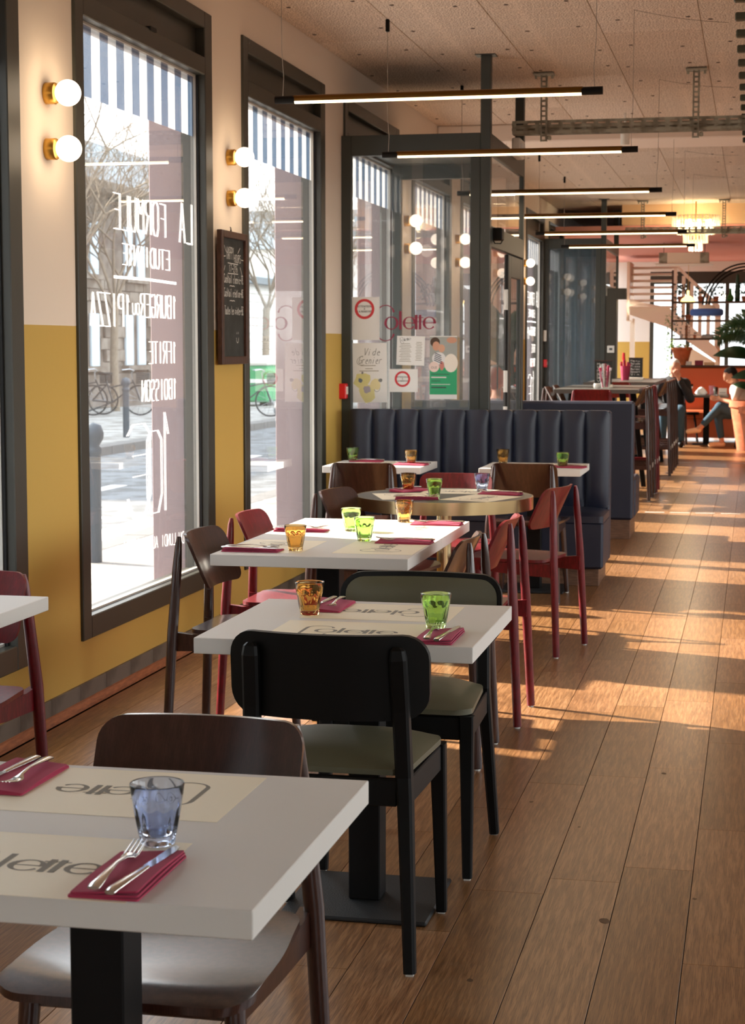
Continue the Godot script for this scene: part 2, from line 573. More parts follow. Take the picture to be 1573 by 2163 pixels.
func room() -> void:
	var f := structure("floor", "oak plank floor running the length of the dining room", "floor")
	bx(f, "subfloor", Vector3(-2.78, -0.25, -33.2), Vector3(4.7, -0.0125, 3.3), M.gap)
	var plank := boxm(Vector3(0.1915, 0.012, 1.2140), 0.0006)
	var starts := {-1: -4.958, -2: -4.805, 0: -5.404, -3: -4.66, -4: -4.3, -5: -5.2}
	for k in range(-13, 3):
		var x0 := -0.142 + 0.1935 * k
		var z0: float = fposmod(starts.get(k, rng.randf() * 1.215), 1.215) - 1.215
		for j in range(1, 18):
			var p := part(f, "plank", plank, M["plank%d" % rng.randi_range(0, 7)], Vector3(x0 + 0.0967 if k > -13 else x0 + 0.116, -0.006, z0 - j * 1.215 + 0.6075))
			if k == -13:
				p.scale.x = 0.8
	var s := st()
	for k in range(-13, 23):
		for j in range(-3, 29):
			if k >= 3 or j < 1 or j > 15:
				box(s, Vector3(-0.142 + 0.1935 * k + 0.0967, -0.0065, -j * 1.2 + (k * 7 % 5) * 0.24 - 0.7 if k >= 3 else -j * 1.2 - 0.8), Vector3(0.1927, 0.011, 1.1992))
	tag(part(f, "plank", done(s), M.plank2), "", "", "", "stuff")
	var knots := st()
	for q in [[-0.35, -4.47, 0.016], [-0.99, -4.66, 0.012], [-0.62, -3.97, 0.009], [-0.13, -4.7, 0.007], [-0.5, -5.35, 0.006], [-0.55, -3.7, 0.01], [-0.28, -6.1, 0.01], [-0.68, -5.62, 0.008]]:
		var ring := []
		for i in 10:
			ring.append(Vector3(q[0] + cos(TAU * i / 10) * q[2] * rng.randf_range(0.7, 1.1), 0.0004, q[1] + sin(TAU * i / 10) * q[2] * rng.randf_range(1.0, 1.6)))
		for i in range(1, 9):
			tri(knots, ring[0], ring[i + 1], ring[i])
	tag(part(f, "knot", done(knots), M.knot), "", "", "", "stuff")
	for z in [-15.85, -22.8]:
		var t := structure("trim_1" if z > -20 else "trim_2", "row of thin pale dashes across the planks, %s" % ("nearer" if z > -20 else "farther"), "floor strip")
		for i in 14:
			bx(t, "segment", Vector3(-0.93 + i * 0.22, 0.0, z - 0.02), Vector3(-0.76 + i * 0.22, 0.004, z + 0.02), M.gasket)  # short pale dashes in a row across the planks
	# ceiling: boards hang below a slab
	var c := structure("ceiling", "wood wool board ceiling with dark fixings", "ceiling")
	bx(c, "slab", Vector3(-2.96, CEIL + 0.014, -33.4), Vector3(4.7, CEIL + 0.25, 3.3), M.cream)
	var board := boxm(Vector3(0.576, 0.014, 2.394), 0.002)
	var s2 := st()
	lathe(s2, [Vector2(0.014, 0.0), Vector2(0.012, -0.003), Vector2(0.0001, -0.005)], 8)
	var washer := done(s2)
	for k in range(-1, 6):
		var x0 := -2.08 + 0.58 * k
		for j in 12:
			var z0: float = 1.2 - j * 2.4 - (k + 1) % 3 * 0.85
			var b := part(c, "ceiling_board", board, M["board%d" % rng.randi_range(0, 3)], Vector3(x0 + 0.29, CEIL + 0.007, z0 - 1.2))
			if z0 < -5.0 and z0 > -20.0:
				for r in 3:
					for e in [-0.19, 0.19]:
						part(b, "fixing", washer, M.washer, Vector3(e + rng.randf_range(-0.06, 0.06), -0.0068, -0.85 + r * 0.8 + rng.randf_range(-0.12, 0.12)))
	bx(c, "filler_strip", Vector3(1.4, CEIL, -33), Vector3(4.6, CEIL + 0.014, 3.2), M.board1)
	var bm := structure("beam", "pale beam dropping across the ceiling behind the cable tray", "beam")
	bx(bm, "beam_body", Vector3(-2.66, 3.17, -15.7), Vector3(4.6, CEIL, -15.0), M.beam, 0.01)
	var b2 := structure("beam", "beige bulkhead at the far end of the ceiling", "beam")
	bx(b2, "beam_body", Vector3(-1.75, 3.06, -24.2), Vector3(4.6, CEIL, -23.8), M.beige)
	bx(b2, "pink_ceiling", Vector3(-2.66, 3.0, -33.2), Vector3(4.6, 3.06, -24.0), M.pink_ceiling)
	# walls we see only as light: right and behind the camera, with their own windows
	var r := structure("wall_right", "cream wall on the far right side of the room", "wall")
	for y in [[0.0, 0.9], [2.7, CEIL]]:
		bx(r, "plaster", Vector3(4.6, y[0], -33.2), Vector3(4.75, y[1], 3.2), M.cream)
	for q in [[3.2, -1.0], [-4.0, -4.6], [-7.6, -8.2], [-11.2, -11.8], [-14.4, -33.2]]:
		bx(r, "plaster", Vector3(4.6, 0.9, q[0]), Vector3(4.75, 2.7, q[1]), M.cream)
	var bk := structure("wall_back", "cream wall behind the viewer with wide openings", "wall")
	bx(bk, "plaster", Vector3(-2.78, 0, 3.2), Vector3(4.75, 1.1, 3.35), M.cream)
	bx(bk, "plaster", Vector3(-2.78, 2.3, 3.2), Vector3(4.75, CEIL, 3.35), M.cream)
	for x in [[-2.78, 0.95], [4.2, 4.75]]:
		bx(bk, "plaster", Vector3(x[0], 1.1, 3.2), Vector3(x[1], 2.3, 3.35), M.cream)
	var fw := structure("wall_far", "far end wall, white above and yellow below, with a wide window", "wall")
	bx(fw, "plaster", Vector3(-2.78, 1.55, -33.2), Vector3(-1.9, 3.0, -33.05), M.white_wall)
	bx(fw, "yellow_panel", Vector3(-2.78, 0, -33.2), Vector3(-1.9, 1.55, -33.05), M.yellow)
	bx(fw, "plaster", Vector3(-1.9, 2.82, -33.2), Vector3(4.75, 3.0, -33.05), M.white_wall)
	bx(fw, "plaster", Vector3(0.2, 0.0, -33.2), Vector3(4.75, 2.82, -33.05), M.white_wall)
	bx(fw, "yellow_panel", Vector3(-1.9, 0, -33.2), Vector3(0.2, 0.35, -33.05), M.yellow)
	var w := structure("window_30", "wide grey framed window in the far end wall", "window")
	bx(w, "rail", Vector3(-1.9, 2.6, -33.18), Vector3(0.2, 2.82, -33.05), M.frame)
	bx(w, "rail", Vector3(-1.9, 0.35, -33.18), Vector3(0.2, 0.42, -33.05), M.frame)
	for x in [-1.9, -1.25, -0.55, 0.1]:
		bx(w, "stile", Vector3(x, 0.42, -33.18), Vector3(x + 0.07, 2.6, -33.05), M.frame)
	bx(w, "pane", Vector3(-1.83, 0.42, -33.125), Vector3(0.12, 2.6, -33.12), M.glass)


func near_z(k: int) -> float:
	return -6.74 - PITCH * k


func facade() -> void:
	var w := structure("wall_left", "street wall, cream above and mustard yellow below, between tall windows", "wall")
	var pil := structure("wall_outside", "pink rendered outer pilasters of the shop front", "wall")
	for k in range(-4, 12):
		var z0 := near_z(k)          # near edge of this opening
		var z1 := z0 - 1.82
		var z2 := near_z(k + 1)      # near edge of the next
		if z1 < -32.0:
			break
		z2 = maxf(z2, -33.1)
		bx(w, "yellow_panel", Vector3(WX, 0, z1), Vector3(WX - 0.12, 1.55, z2), M.yellow)
		bx(w, "plaster", Vector3(WX, 1.55, z1), Vector3(WX - 0.12, CEIL + 0.014, z2), M.cream)
		bx(w, "plaster", Vector3(WX, 3.09, z0), Vector3(WX - 0.12, CEIL + 0.014, z1), M.cream)
		bx(pil, "pilaster", Vector3(WX - 0.12, -0.1, z1 + 0.06), Vector3(WX - 0.30, 4.2, z2 - 0.06), M.pink, 0.004)
		bx(pil, "lintel", Vector3(WX - 0.12, 3.09, z0 - 0.05), Vector3(WX - 0.30, 4.2, z1 + 0.06), M.pink)
		if k != 2 and k != 7:
			bx(w, "yellow_panel", Vector3(WX, 0, z0), Vector3(WX - 0.12, 0.272, z1), M.yellow)
			bx(pil, "sill_wall", Vector3(WX - 0.12, -0.1, z0 - 0.05), Vector3(WX - 0.2, 0.26, z1 + 0.06), M.pink)
		window(k, z0, z1)
	# skirting: grey tiles above a rounded wooden moulding
	var sk := structure("baseboard_left", "row of small grey skirting tiles above a red brown wood moulding", "baseboard")
	var z := 2.9
	while z > -33.0:
		if z < -11.3 and z > -13.4:
			z = -13.4
		bx(sk, "tile", Vector3(WX - 0.002, 0.03, z), Vector3(WX + 0.009, 0.098, z - 0.298), M.skirt, 0.0015)
		z -= 0.3
	for run in [[3.1, -11.4], [-13.2, -22.7], [-25.0, -33.0]]:
		var s := st()
		prism(s, PackedVector2Array([Vector2(0, 0), Vector2(0.03, 0), Vector2(0.029, 0.014), Vector2(0.018, 0.031), Vector2(0, 0.036)]), run[0] - run[1], Transform3D(Basis(), Vector3(WX, 0, run[1])))
		part(sk, "moulding", done(s), M.mouldwood)
	for j in [[-8.865, [2.432, 2.225], "between the two large street windows"], [-6.47, [2.428, 2.219], "on the nearest pillar beside the lettered window"]]:
		for i in 2:
			sconce(j[0], j[1][i], "%s of the two opal globe wall lights %s" % [["upper", "lower"][i], j[2]])
	for n in [[-18.36, "pillar seen through the porch door glass"], [-20.73, "pillar just past the entrance porch"]]:
		for i in 2:
			sconce(n[0], [2.43, 2.22][i], "small %s opal globe wall light on the %s" % [["upper", "lower"][i], n[1]])
	for n in [[-13.58, "just behind the first porch, seen through its glass"], [-15.97, "two pillars behind the first porch, seen past its post"], [-25.4, "behind the second porch"]]:
		for i in 2:
			sconce(n[0], [2.43, 2.22][i], "%s opal globe wall light %s" % [["upper", "lower"][i], n[1]])
	for n in [[-4.1, "before the left edge of the picture"]]:
		for i in 2:
			sconce(n[0], [2.43, 2.22][i], "%s opal globe wall light on the pillar %s" % [["upper", "lower"][i], n[1]])
	chalkboard()


func window(k: int, z0: float, z1: float) -> void:
	var n := k + 5
	var door := k == 2 or k == 7
	var what := {-1: "tall dark framed window at the left edge of the picture", 0: "tall street window lettered in white marker below a striped film", 1: "second tall street window right of the chalkboard, with a striped film", 2: "glazed street door inside the first entrance porch", 7: "glazed street door inside the second entrance porch"}
	var root := structure(("door_%d" if door else "window_%d") % n, what.get(k, "tall dark framed street window, number %d along the wall counted from the nearest" % n), "door" if door else "window")
	var low := 0.03 if door else 0.272
	var a := WX + 0.014
	var b := WX - 0.115
	var m: Material = M.frame
	bx(root, "stile", Vector3(a, low, z0), Vector3(b, 3.09, z0 - 0.092), m, 0.004)
	bx(root, "stile", Vector3(a, low, z1 + 0.115), Vector3(b, 3.09, z1), m, 0.004)
	bx(root, "rail", Vector3(a, low, z0 - 0.092), Vector3(b, low + 0.093, z1 + 0.115), m, 0.004)
	bx(root, "rail", Vector3(a, 2.785, z0 - 0.092), Vector3(b, 2.87, z1 + 0.115), m, 0.004)
	bx(root, "rail", Vector3(a, 3.01, z0 - 0.092), Vector3(b, 3.09, z1 + 0.115), m, 0.004)
	bx(root, "transom_panel", Vector3(WX - 0.035, 2.87, z0 - 0.092), Vector3(WX - 0.08, 3.01, z1 + 0.115), m)
	bx(root, "latch", Vector3(WX - 0.02, 2.862, (z0 + z1) / 2 - 0.06), Vector3(WX + 0.02, 2.88, (z0 + z1) / 2 + 0.02), M.black_gap)
	var g0 := z0 - 0.092
	var g1 := z1 + 0.115
	bx(root, "pane", Vector3(WX - 0.045, low + 0.093, g0), Vector3(WX - 0.046, 2.785, g1), M.glass)
	bx(root, "glazing_bead", Vector3(WX - 0.032, low + 0.093, g1), Vector3(WX - 0.044, 2.785, g1 + 0.018), M.gasket)
	bx(root, "glazing_bead", Vector3(WX - 0.02, low + 0.093, g1), Vector3(WX - 0.032, 2.785, g1 + 0.012), M.black_gap)
	bx(root, "glazing_bead", Vector3(WX - 0.032, low + 0.093, g0), Vector3(WX - 0.044, low + 0.102, g1), M.gasket)
	bx(root, "glazing_bead", Vector3(WX - 0.032, 2.776, g0), Vector3(WX - 0.044, 2.785, g1), M.gasket)
	var z := g0
	var white: bool = k != 0
	var first := true
	while z > g1 + 0.01:
		var e := maxf(z - (0.045 if first and k == 0 else 0.0985), g1)
		bx(root, "stripe", Vector3(WX - 0.0475, 2.49, z), Vector3(WX - 0.0485, 2.785, e), M.vinyl_white if white else M.vinyl_blue)
		white = not white
		z = e
		first = false
	if k == 0 or k == 5 or k == 6:
		menu_lettering(root, k)


func menu_lettering(root: Node3D, k: int) -> void:   # white marker, written to be read from the street, so mirrored from inside: x runs from the far end towards the viewer
	var shift := -PITCH * k
	var s := st()
	var on := func(z: float, y: float, tilt := 0.0) -> Transform3D:
		return Transform3D(Basis(Vector3(0, tilt, 1).normalized(), Vector3(0, 1, 0), Vector3(-1, 0, 0)), Vector3(WX - 0.0438, y, z + shift))
	var r := [[-8.4, 1.965, "LA", 0.22, 0.19, 0.0045], [-8.0, 1.975, "FORMULE", 0.71, 0.15, 0.0038], [-8.05, 1.825, "ETUDIANTE", 0.65, 0.09, 0.0034], [-8.14, 1.6, "1BURGER", 0.52, 0.105, 0.0034], [-7.62, 1.61, "OU", 0.1, 0.05, 0.003], [-7.5, 1.555, "1PIZZA", 0.5, 0.14, 0.0034],
		[-8.13, 1.39, "1FRITE", 0.4, 0.1, 0.003], [-8.13, 1.22, "1BOISSON", 0.5, 0.095, 0.003], [-8.22, 0.515, "DU LUNDI AU VENDREDI", 0.86, 0.055, 0.0024]]
	for q in r:
		handwriting(s, q[2], q[3], q[4], q[5], on.call(q[0], q[1], 0.05 if q[2].begins_with("DU") else 0.0), q[5] > 0.0025)
	ribbon(s, [Vector2(0, 0), Vector2(0.4, 0.004), Vector2(0.84, 0.0)], 0.012, on.call(-8.14, 1.767))
	for q in [["1", 0.02, 0.2, 0.46], ["0", 0.17, 0.2, 0.38], ["€", 0.33, 0.3, 0.42]]:
		for pts in strokes_of(q[0]):
			for o in 2:
				var moved := []
				for p in pts:
					moved.append(Vector2(q[1] + o * 0.02 + p.x / 4.0 * q[2], p.y / 9.0 * q[3]))
				ribbon(s, moved, 0.004, on.call(-8.08, 0.7))
	part(root, "lettering", done(s), M.marker)


func sconce(z: float, y: float, label: String) -> void:
	var o := thing("wall_light", label, "wall light", Vector3(WX, y, z), 0.0, "opal globe wall lights")
	if not C.has("cup"):
		var s := st()
		lathe(s, [Vector2(0.0001, 0.0), Vector2(0.041, 0.0), Vector2(0.041, 0.0), Vector2(0.041, 0.037), Vector2(0.039, 0.04), Vector2(0.039, 0.04), Vector2(0.024, 0.0405), Vector2(0.0001, 0.0405)], 28)
		C.cup = done(s)
		s = st()
		lathe(s, [Vector2(0.014, 0.038), Vector2(0.014, 0.05)], 14)
		C.neck = done(s)
		var b := SphereMesh.new()
		b.radius = 0.05
		b.height = 0.1
		b.radial_segments = 32
		b.rings = 16
		C.globe = b
	var turn := rot(Vector3(0, 0, -90))
	part(o, "brass_cup", C.cup, M.brass, Vector3.ZERO, turn)
	part(o, "neck", C.neck, M.brass, Vector3.ZERO, turn)
	part(o, "globe_bulb", C.globe, M.globe, Vector3(0.088, 0, 0))
	var l := OmniLight3D.new()
	l.name = "globe_light"
	l.light_color = Color(1.0, 0.88, 0.72)
	l.light_energy = 0.02
	l.light_size = 0.045
	l.omni_range = 40.0
	l.omni_attenuation = 2.0
	l.shadow_enabled = true
	l.position = Vector3(0.088, 0, 0)
	o.add_child(l, true)


func chalkboard() -> void:
	var o := thing("chalkboard", "tall walnut framed chalkboard hanging between the two street windows", "chalkboard", Vector3(WX + 0.014, 1.377, -8.61))
	# local: x out of the wall, y up, -z along it
	var h := 0.675
	var w := 0.47
	bx(o, "slate", Vector3(0.002, 0.03, -0.02), Vector3(0.012, h - 0.02, -w + 0.02), M.slate)
	bx(o, "frame_side", Vector3(0, 0, 0), Vector3(0.028, h, -0.035), M.walnut, 0.003)
	bx(o, "frame_side", Vector3(0, 0, -w), Vector3(0.028, h, -w + 0.035), M.walnut, 0.003)
	bx(o, "frame_side", Vector3(0, 0, -0.035), Vector3(0.028, 0.04, -w + 0.035), M.walnut, 0.003)
	bx(o, "frame_side", Vector3(0, h - 0.035, -0.035), Vector3(0.028, h, -w + 0.035), M.walnut, 0.003)
	var hook := st()
	tube(hook, [Vector3(0.012, h, -0.2), Vector3(0.014, h + 0.016, -0.205), Vector3(0.008, h + 0.024, -0.215), Vector3(0.01, h, -0.23)], 0.0025, 6)
	part(o, "hook", done(hook), M.black)
	var s := st()
	var on := Transform3D(Basis(Vector3(0, 0, -1), Vector3(0, 1, 0), Vector3(1, 0, 0)), Vector3(0.0128, 0, 0))
	var put := func(line: String, x: float, y: float, ww: float, hh: float) -> void:
		handwriting(s, line, ww, hh, 0.0032, on * Transform3D(Basis(), Vector3(x, y, 0)))
	put.call("HAPPY", 0.13, 0.535, 0.13, 0.06)
	put.call("HOURS", 0.265, 0.522, 0.12, 0.04)
	put.call("17>21h", 0.17, 0.472, 0.16, 0.035)
	put.call("*Cocktail classic>7€", 0.065, 0.415, 0.36, 0.042)
	put.call("~", 0.18, 0.385, 0.12, 0.03)
	put.call("*Cocktail création>8€", 0.065, 0.345, 0.36, 0.042)
	put.call("~", 0.18, 0.31, 0.12, 0.03)
	put.call("*Toutes les pintes>5€", 0.075, 0.255, 0.35, 0.042)
	for q in [[0.09, 0.6, 0.12, 0.57], [0.37, 0.6, 0.33, 0.57], [0.075, 0.545, 0.11, 0.548], [0.39, 0.54, 0.43, 0.538], [0.1, 0.5, 0.075, 0.465], [0.37, 0.5, 0.41, 0.455], [0.15, 0.515, 0.33, 0.513], [0.15, 0.462, 0.33, 0.464], [0.3, 0.155, 0.302, 0.165], [0.325, 0.155, 0.327, 0.165]]:
		ribbon(s, [Vector2(q[0], q[1]), Vector2(q[2], q[3])], 0.0035, on)
	ribbon(s, arc(Vector2(0.314, 0.135), 0.02, 0.025, 180, 360), 0.0035, on)
	part(o, "lettering", done(s), M.chalk)


# ---------------------------------------------------------------- entrance porches

func vestibules() -> void:
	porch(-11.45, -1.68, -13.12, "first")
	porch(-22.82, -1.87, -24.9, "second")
	posters()
	var o := thing("fire_alarm", "small red fire alarm box on the wall beside the first porch", "alarm", Vector3(WX, 1.175, -11.38))
	bx(o, "housing", Vector3(-0.03, -0.05, -0.035), Vector3(0.045, 0.05, 0.03), M.alarm, 0.006)
	bx(o, "window", Vector3(0.04, -0.02, -0.028), Vector3(0.048, 0.03, 0.022), M.white_plastic)
	o = thing("fire_alarm", "tiny distant red alarm box beside the second porch", "alarm", Vector3(WX, 1.25, -22.75))
	bx(o, "housing", Vector3(-0.02, -0.05, -0.03), Vector3(0.06, 0.05, 0.03), M.alarm, 0.006)
	bx(o, "window", Vector3(0.05, -0.02, -0.02), Vector3(0.063, 0.02, 0.02), M.white_plastic)
	o = thing("thermostat", "small white box high on the wall beside the second porch", "switch", Vector3(WX, 1.6, -22.75))
	bx(o, "housing", Vector3(0.0, -0.07, -0.02), Vector3(0.05, 0.07, 0.03), M.white_plastic, 0.005)
	bx(o, "cover", Vector3(0.01, -0.06, 0.03), Vector3(0.04, 0.0, 0.034), M.white_plastic, 0.001)
	o = thing("card_reader", "white square switch plate on the grey panel of the second porch", "switch", Vector3(-1.835, 1.43, -22.795))
	bx(o, "plate", Vector3(-0.005, -0.045, 0), Vector3(0.085, 0.045, 0.012), M.white_plastic, 0.004)
	bx(o, "display", Vector3(0.02, -0.012, 0.012), Vector3(0.06, 0.016, 0.014), M.dark_print)
	o = thing("exit_light", "small white box lamp high on the side of the first porch", "lamp", Vector3(-1.68, 2.78, -12.55))
	bx(o, "housing", Vector3(0, 0, -0.12), Vector3(0.06, 0.13, 0.12), M.white_plastic, 0.008)
	bx(o, "cover", Vector3(0.06, 0.03, -0.1), Vector3(0.066, 0.1, 0.1), M.sheet, 0.002)
	o = thing("door_sensor", "small black motion sensor above the first porch door, cord hanging", "sensor", Vector3(-1.67, 2.155, -11.6))
	bx(o, "housing", Vector3(-0.02, 0, -0.05), Vector3(0.05, 0.08, 0.05), M.black, 0.006)
	var s := st()
	tube(s, [Vector3(-0.01, 0.005, 0.04), Vector3(0, -0.02, 0.03), Vector3(0.035, -0.02, 0), Vector3(0.045, 0.01, -0.03)], 0.004, 6)
	part(o, "cord", done(s), M.black)


func porch(z0: float, x1: float, z1: float, which: String) -> void:
	var o := structure("partition" if which == "first" else "partition_001", "%s entrance porch of clear glass in an anthracite frame" % which, "glass porch")
	var m: Material = M.frame2
	var x0 := WX
	for e in [[z0 - 0.03, z0 + 0.03], [z1 - 0.03, z1 + 0.03]]:
		bx(o, "stile", Vector3(x0, 0, e[0]), Vector3(x0 + 0.065, 2.83, e[1]), m, 0.003)
		bx(o, "rail", Vector3(x0 + 0.065, 2.70, e[0]), Vector3(x1 - 0.065, 2.83, e[1]), m, 0.003)
		bx(o, "rail", Vector3(x0 + 0.065, 0, e[0]), Vector3(x1 - 0.13, 0.12, e[1]), m, 0.003)
		bx(o, "stile", Vector3(x1 - 0.13, 0, e[0]), Vector3(x1 - 0.065, 2.70, e[1]), m, 0.003)
		bx(o, "post", Vector3(x1 - 0.065, 0, e[0] - 0.003), Vector3(x1, CEIL, e[1] + 0.003), m, 0.003)
		bx(o, "pane", Vector3(x0 + 0.065, 0.12, (e[0] + e[1]) / 2), Vector3(x1 - 0.13, 2.70, (e[0] + e[1]) / 2 - 0.001), M.glass_dim if which == "first" else M.glass_dim_blue)
		bx(o, "foot_plate", Vector3(x1 - 0.1, CEIL - 0.006, e[0] - 0.03), Vector3(x1 + 0.03, CEIL, e[1] + 0.03), m)
	var a := z0 - 0.033
	var b := z1 + 0.033
	var mid := x1 - 0.016
	bx(o, "rail", Vector3(x1 - 0.06, 2.70, a), Vector3(x1, 2.83, b), m, 0.003)
	bx(o, "rail", Vector3(x1 - 0.06, 2.11, a), Vector3(x1, 2.245, b), m, 0.003)
	bx(o, "pane", Vector3(mid, 2.245, a), Vector3(mid - 0.001, 2.70, b), M.glass)
	bx(o, "roof_panel", Vector3(x0, 2.80, a), Vector3(x1 - 0.06, 2.83, b), m)
	var d := z0 - 0.86
	if which == "first":
		bx(o, "pane", Vector3(mid, 0.05, a), Vector3(mid - 0.001, 2.11, d), M.glass)
	else:
		bx(o, "side_panel", Vector3(x1 - 0.05, 0, a), Vector3(x1 - 0.02, 2.11, d), M.frame)
		bx(o, "side_panel", Vector3(x1 + 0.0, 0, z0 + 0.02), Vector3(x1 + 0.14, 2.1, z0 - 0.02), M.frame)
		bx(o, "operator_box", Vector3(x1 + 0.02, 2.06, z0 + 0.02), Vector3(x1 + 0.26, 2.2, z0 - 0.12), M.frame, 0.006)
	# the door leaf
	var l := structure("door_%d" % (20 if which == "first" else 21), "narrow glazed door leaf in the side of the %s porch" % which, "door")
	bx(l, "stile", Vector3(x1 - 0.034, 0.02, d - 0.03), Vector3(x1 - 0.002, 2.10, d - 0.16), m, 0.003)
	bx(l, "stile", Vector3(x1 - 0.034, 0.02, b + 0.12), Vector3(x1 - 0.002, 2.10, b + 0.005), m, 0.003)
	bx(l, "rail", Vector3(x1 - 0.034, 1.95, d - 0.16), Vector3(x1 - 0.002, 2.10, b + 0.12), m, 0.003)
	bx(l, "rail", Vector3(x1 - 0.034, 0.02, d - 0.16), Vector3(x1 - 0.002, 0.2, b + 0.12), m, 0.003)
	bx(l, "pane", Vector3(mid, 0.2, d - 0.16), Vector3(mid - 0.001, 1.95, b + 0.12), M.glass)
	bx(l, "gasket", Vector3(x1 - 0.03, 0.02, d), Vector3(x1 - 0.004, 2.10, d - 0.026), M.black_gap)
	for y in [[1.72, 1.86], [1.15, 1.3], [1.0, 1.05]]:
		bx(l, "lock_plate", Vector3(x1 - 0.031, y[0], d - 0.006), Vector3(x1 - 0.003, y[1], d + 0.002), M.white_plastic)


func posters() -> void:
	var z := -11.4465     # just on the room side of the porch pane
	var film := thing("window_lettering", "burgundy film lettering Colette on the porch glass", "lettering", Vector3(-2.425, 1.62, z))
	part(film, "lettering", logo_mesh(0.385), M.burgundy)
	var paper := func(called: String, label: String, x0: float, y0: float, x1: float, y1: float, tilt := 0.0) -> Node3D:
		var o := thing(called, label, "poster", Vector3((x0 + x1) / 2, (y0 + y1) / 2, z), 0.0)
		o.rotation.z = tilt
		part(o, "sheet", boxm(Vector3(x1 - x0, y1 - y0, 0.0006)), M.sheet)
		return o
	var ring := func(o: Node3D, at: Vector3, r: float, ts: float) -> void:
		var s := st()
		lathe(s, [Vector2(r * 0.74, 0.0), Vector2(r * 0.74, 0.0008), Vector2(r * 0.74, 0.0008), Vector2(r, 0.0008), Vector2(r, 0.0008), Vector2(r, 0.0)], 40)
		part(o, "red_ring", done(s), M.sign_red, at, rot(Vector3(90, 0, 0)))
		lettering(o, "ATTENTION", ts, M.dark_print, at + Vector3(0, ts * 0.95, 0.0002), Basis(), "Droid Sans", true)
		lettering(o, "À", ts * 0.8, M.dark_print, at + Vector3(0, 0, 0.0002), Basis(), "Droid Sans", true)
		lettering(o, "LA MARCHE", ts, M.dark_print, at + Vector3(0, -ts * 0.95, 0.0002), Basis(), "Droid Sans", true)
	var o: Node3D = paper.call("warning_notice", "white sheet with red ring, Attention à la marche, top left of the porch glass", -2.595, 1.51, -2.41, 1.79)
	ring.call(o, Vector3(-0.008, 0.062, 0.0004), 0.066, 0.0175)
	o = paper.call("warning_notice", "lower white sheet with red ring, Attention à la marche, mid porch glass", -2.345, 1.17, -2.155, 1.32)
	ring.call(o, Vector3(-0.006, 0.01, 0.0004), 0.052, 0.0135)
	o = paper.call("sale_poster", "Vide Grenier poster with a pale drawing, low at the left of the porch glass", -2.59, 1.1, -2.36, 1.49, 0.012)
	var script := st()
	var on := Transform3D(Basis(Vector3(1, 0, 0), Vector3(0.25, 1, 0), Vector3(0, 0, 1)), Vector3(0, 0, 0.0006))
	handwriting(script, "Vide", 0.12, 0.045, 0.0028, on * Transform3D(Basis(), Vector3(-0.07, 0.115, 0)))
	handwriting(script, "Grenier", 0.16, 0.048, 0.0028, on * Transform3D(Basis(), Vector3(-0.09, 0.06, 0)))
	ribbon(script, arc(Vector2(-0.07, 0.08), 0.035, 0.03, 90, 300), 0.002, on)
	ribbon(script, arc(Vector2(0.075, -0.105), 0.018, 0.02, 0, 360), 0.002, on)
	ribbon(script, [Vector2(0.075, -0.085), Vector2(0.07, -0.06), Vector2(0.055, -0.058)], 0.002, on)
	part(o, "lettering", done(script), M.dark_print)
	for q in [[-0.06, 0.045, 0.1], [-0.03, 0.025, 0.05], [-0.07, 0.01, 0.13]]:
		bx(o, "text_line", Vector3(q[0], q[1], 0.0004), Vector3(q[0] + q[2], q[1] + 0.004, 0.0007), M.ink)
	for q in [["drawing_wash", -0.05, -0.05, 0.07, "d9d79a"], ["drawing_wash", -0.02, -0.13, 0.075, "dcd9a0"], ["drawing_wash", 0.04, -0.08, 0.045, "e4dcae"], ["drawing_chest", -0.02, -0.11, 0.03, "a9a7b8"], ["drawing_chair", -0.065, -0.05, 0.018, "6f7c8c"], ["drawing_lamp", -0.05, 0.0, 0.01, "80838a"], ["drawing_basket", 0.07, -0.05, 0.016, "8a8d90"]]:
		var s := st()
		var pts := PackedVector2Array()
		for i in 11:
			pts.append(Vector2(q[1], q[2]) + Vector2.from_angle(TAU * i / 11) * q[3] * rng.randf_range(0.62, 0.95))
		prism(s, pts, 0.0003, Transform3D(Basis(), Vector3(0, 0, 0.00035 + 0.00004 * o.get_child_count())))
		part(o, q[0], done(s), mat("poster print", q[4], 0.9))
	o = paper.call("menu_sheet", "cream menu sheet with fine print, taped right of the lettering on the porch glass", -2.295, 1.345, -2.11, 1.535, -0.03)
	var lines := st()
	for i in 12:
		box(lines, Vector3(-0.035, 0.045 - i * 0.0105, 0.0005), Vector3(0.06 + 0.01 * (i % 3), 0.003, 0.0003))
		box(lines, Vector3(0.055, 0.055 - i * 0.0105, 0.0005), Vector3(0.035 + 0.008 * (i % 2), 0.003, 0.0003))
	part(o, "printed_lines", done(lines), M.ink)
	part(o, "lettering", logo_mesh(0.07), M.dark_print, Vector3(-0.07, 0.062, 0.0006), rot(Vector3(0, 0, 12)))
	o = paper.call("green_poster", "poster with a family photo above a green band, right side of the porch glass", -2.075, 1.125, -1.895, 1.535)
	bx(o, "green_band", Vector3(-0.09, -0.175, 0.0003), Vector3(0.09, 0.0, 0.0006), mat("green print", "3fae7c", 0.9))
	bx(o, "photo_ground", Vector3(-0.09, 0.0, 0.0003), Vector3(0.09, 0.2, 0.0005), mat("grey print", "a9b0ae", 0.9))
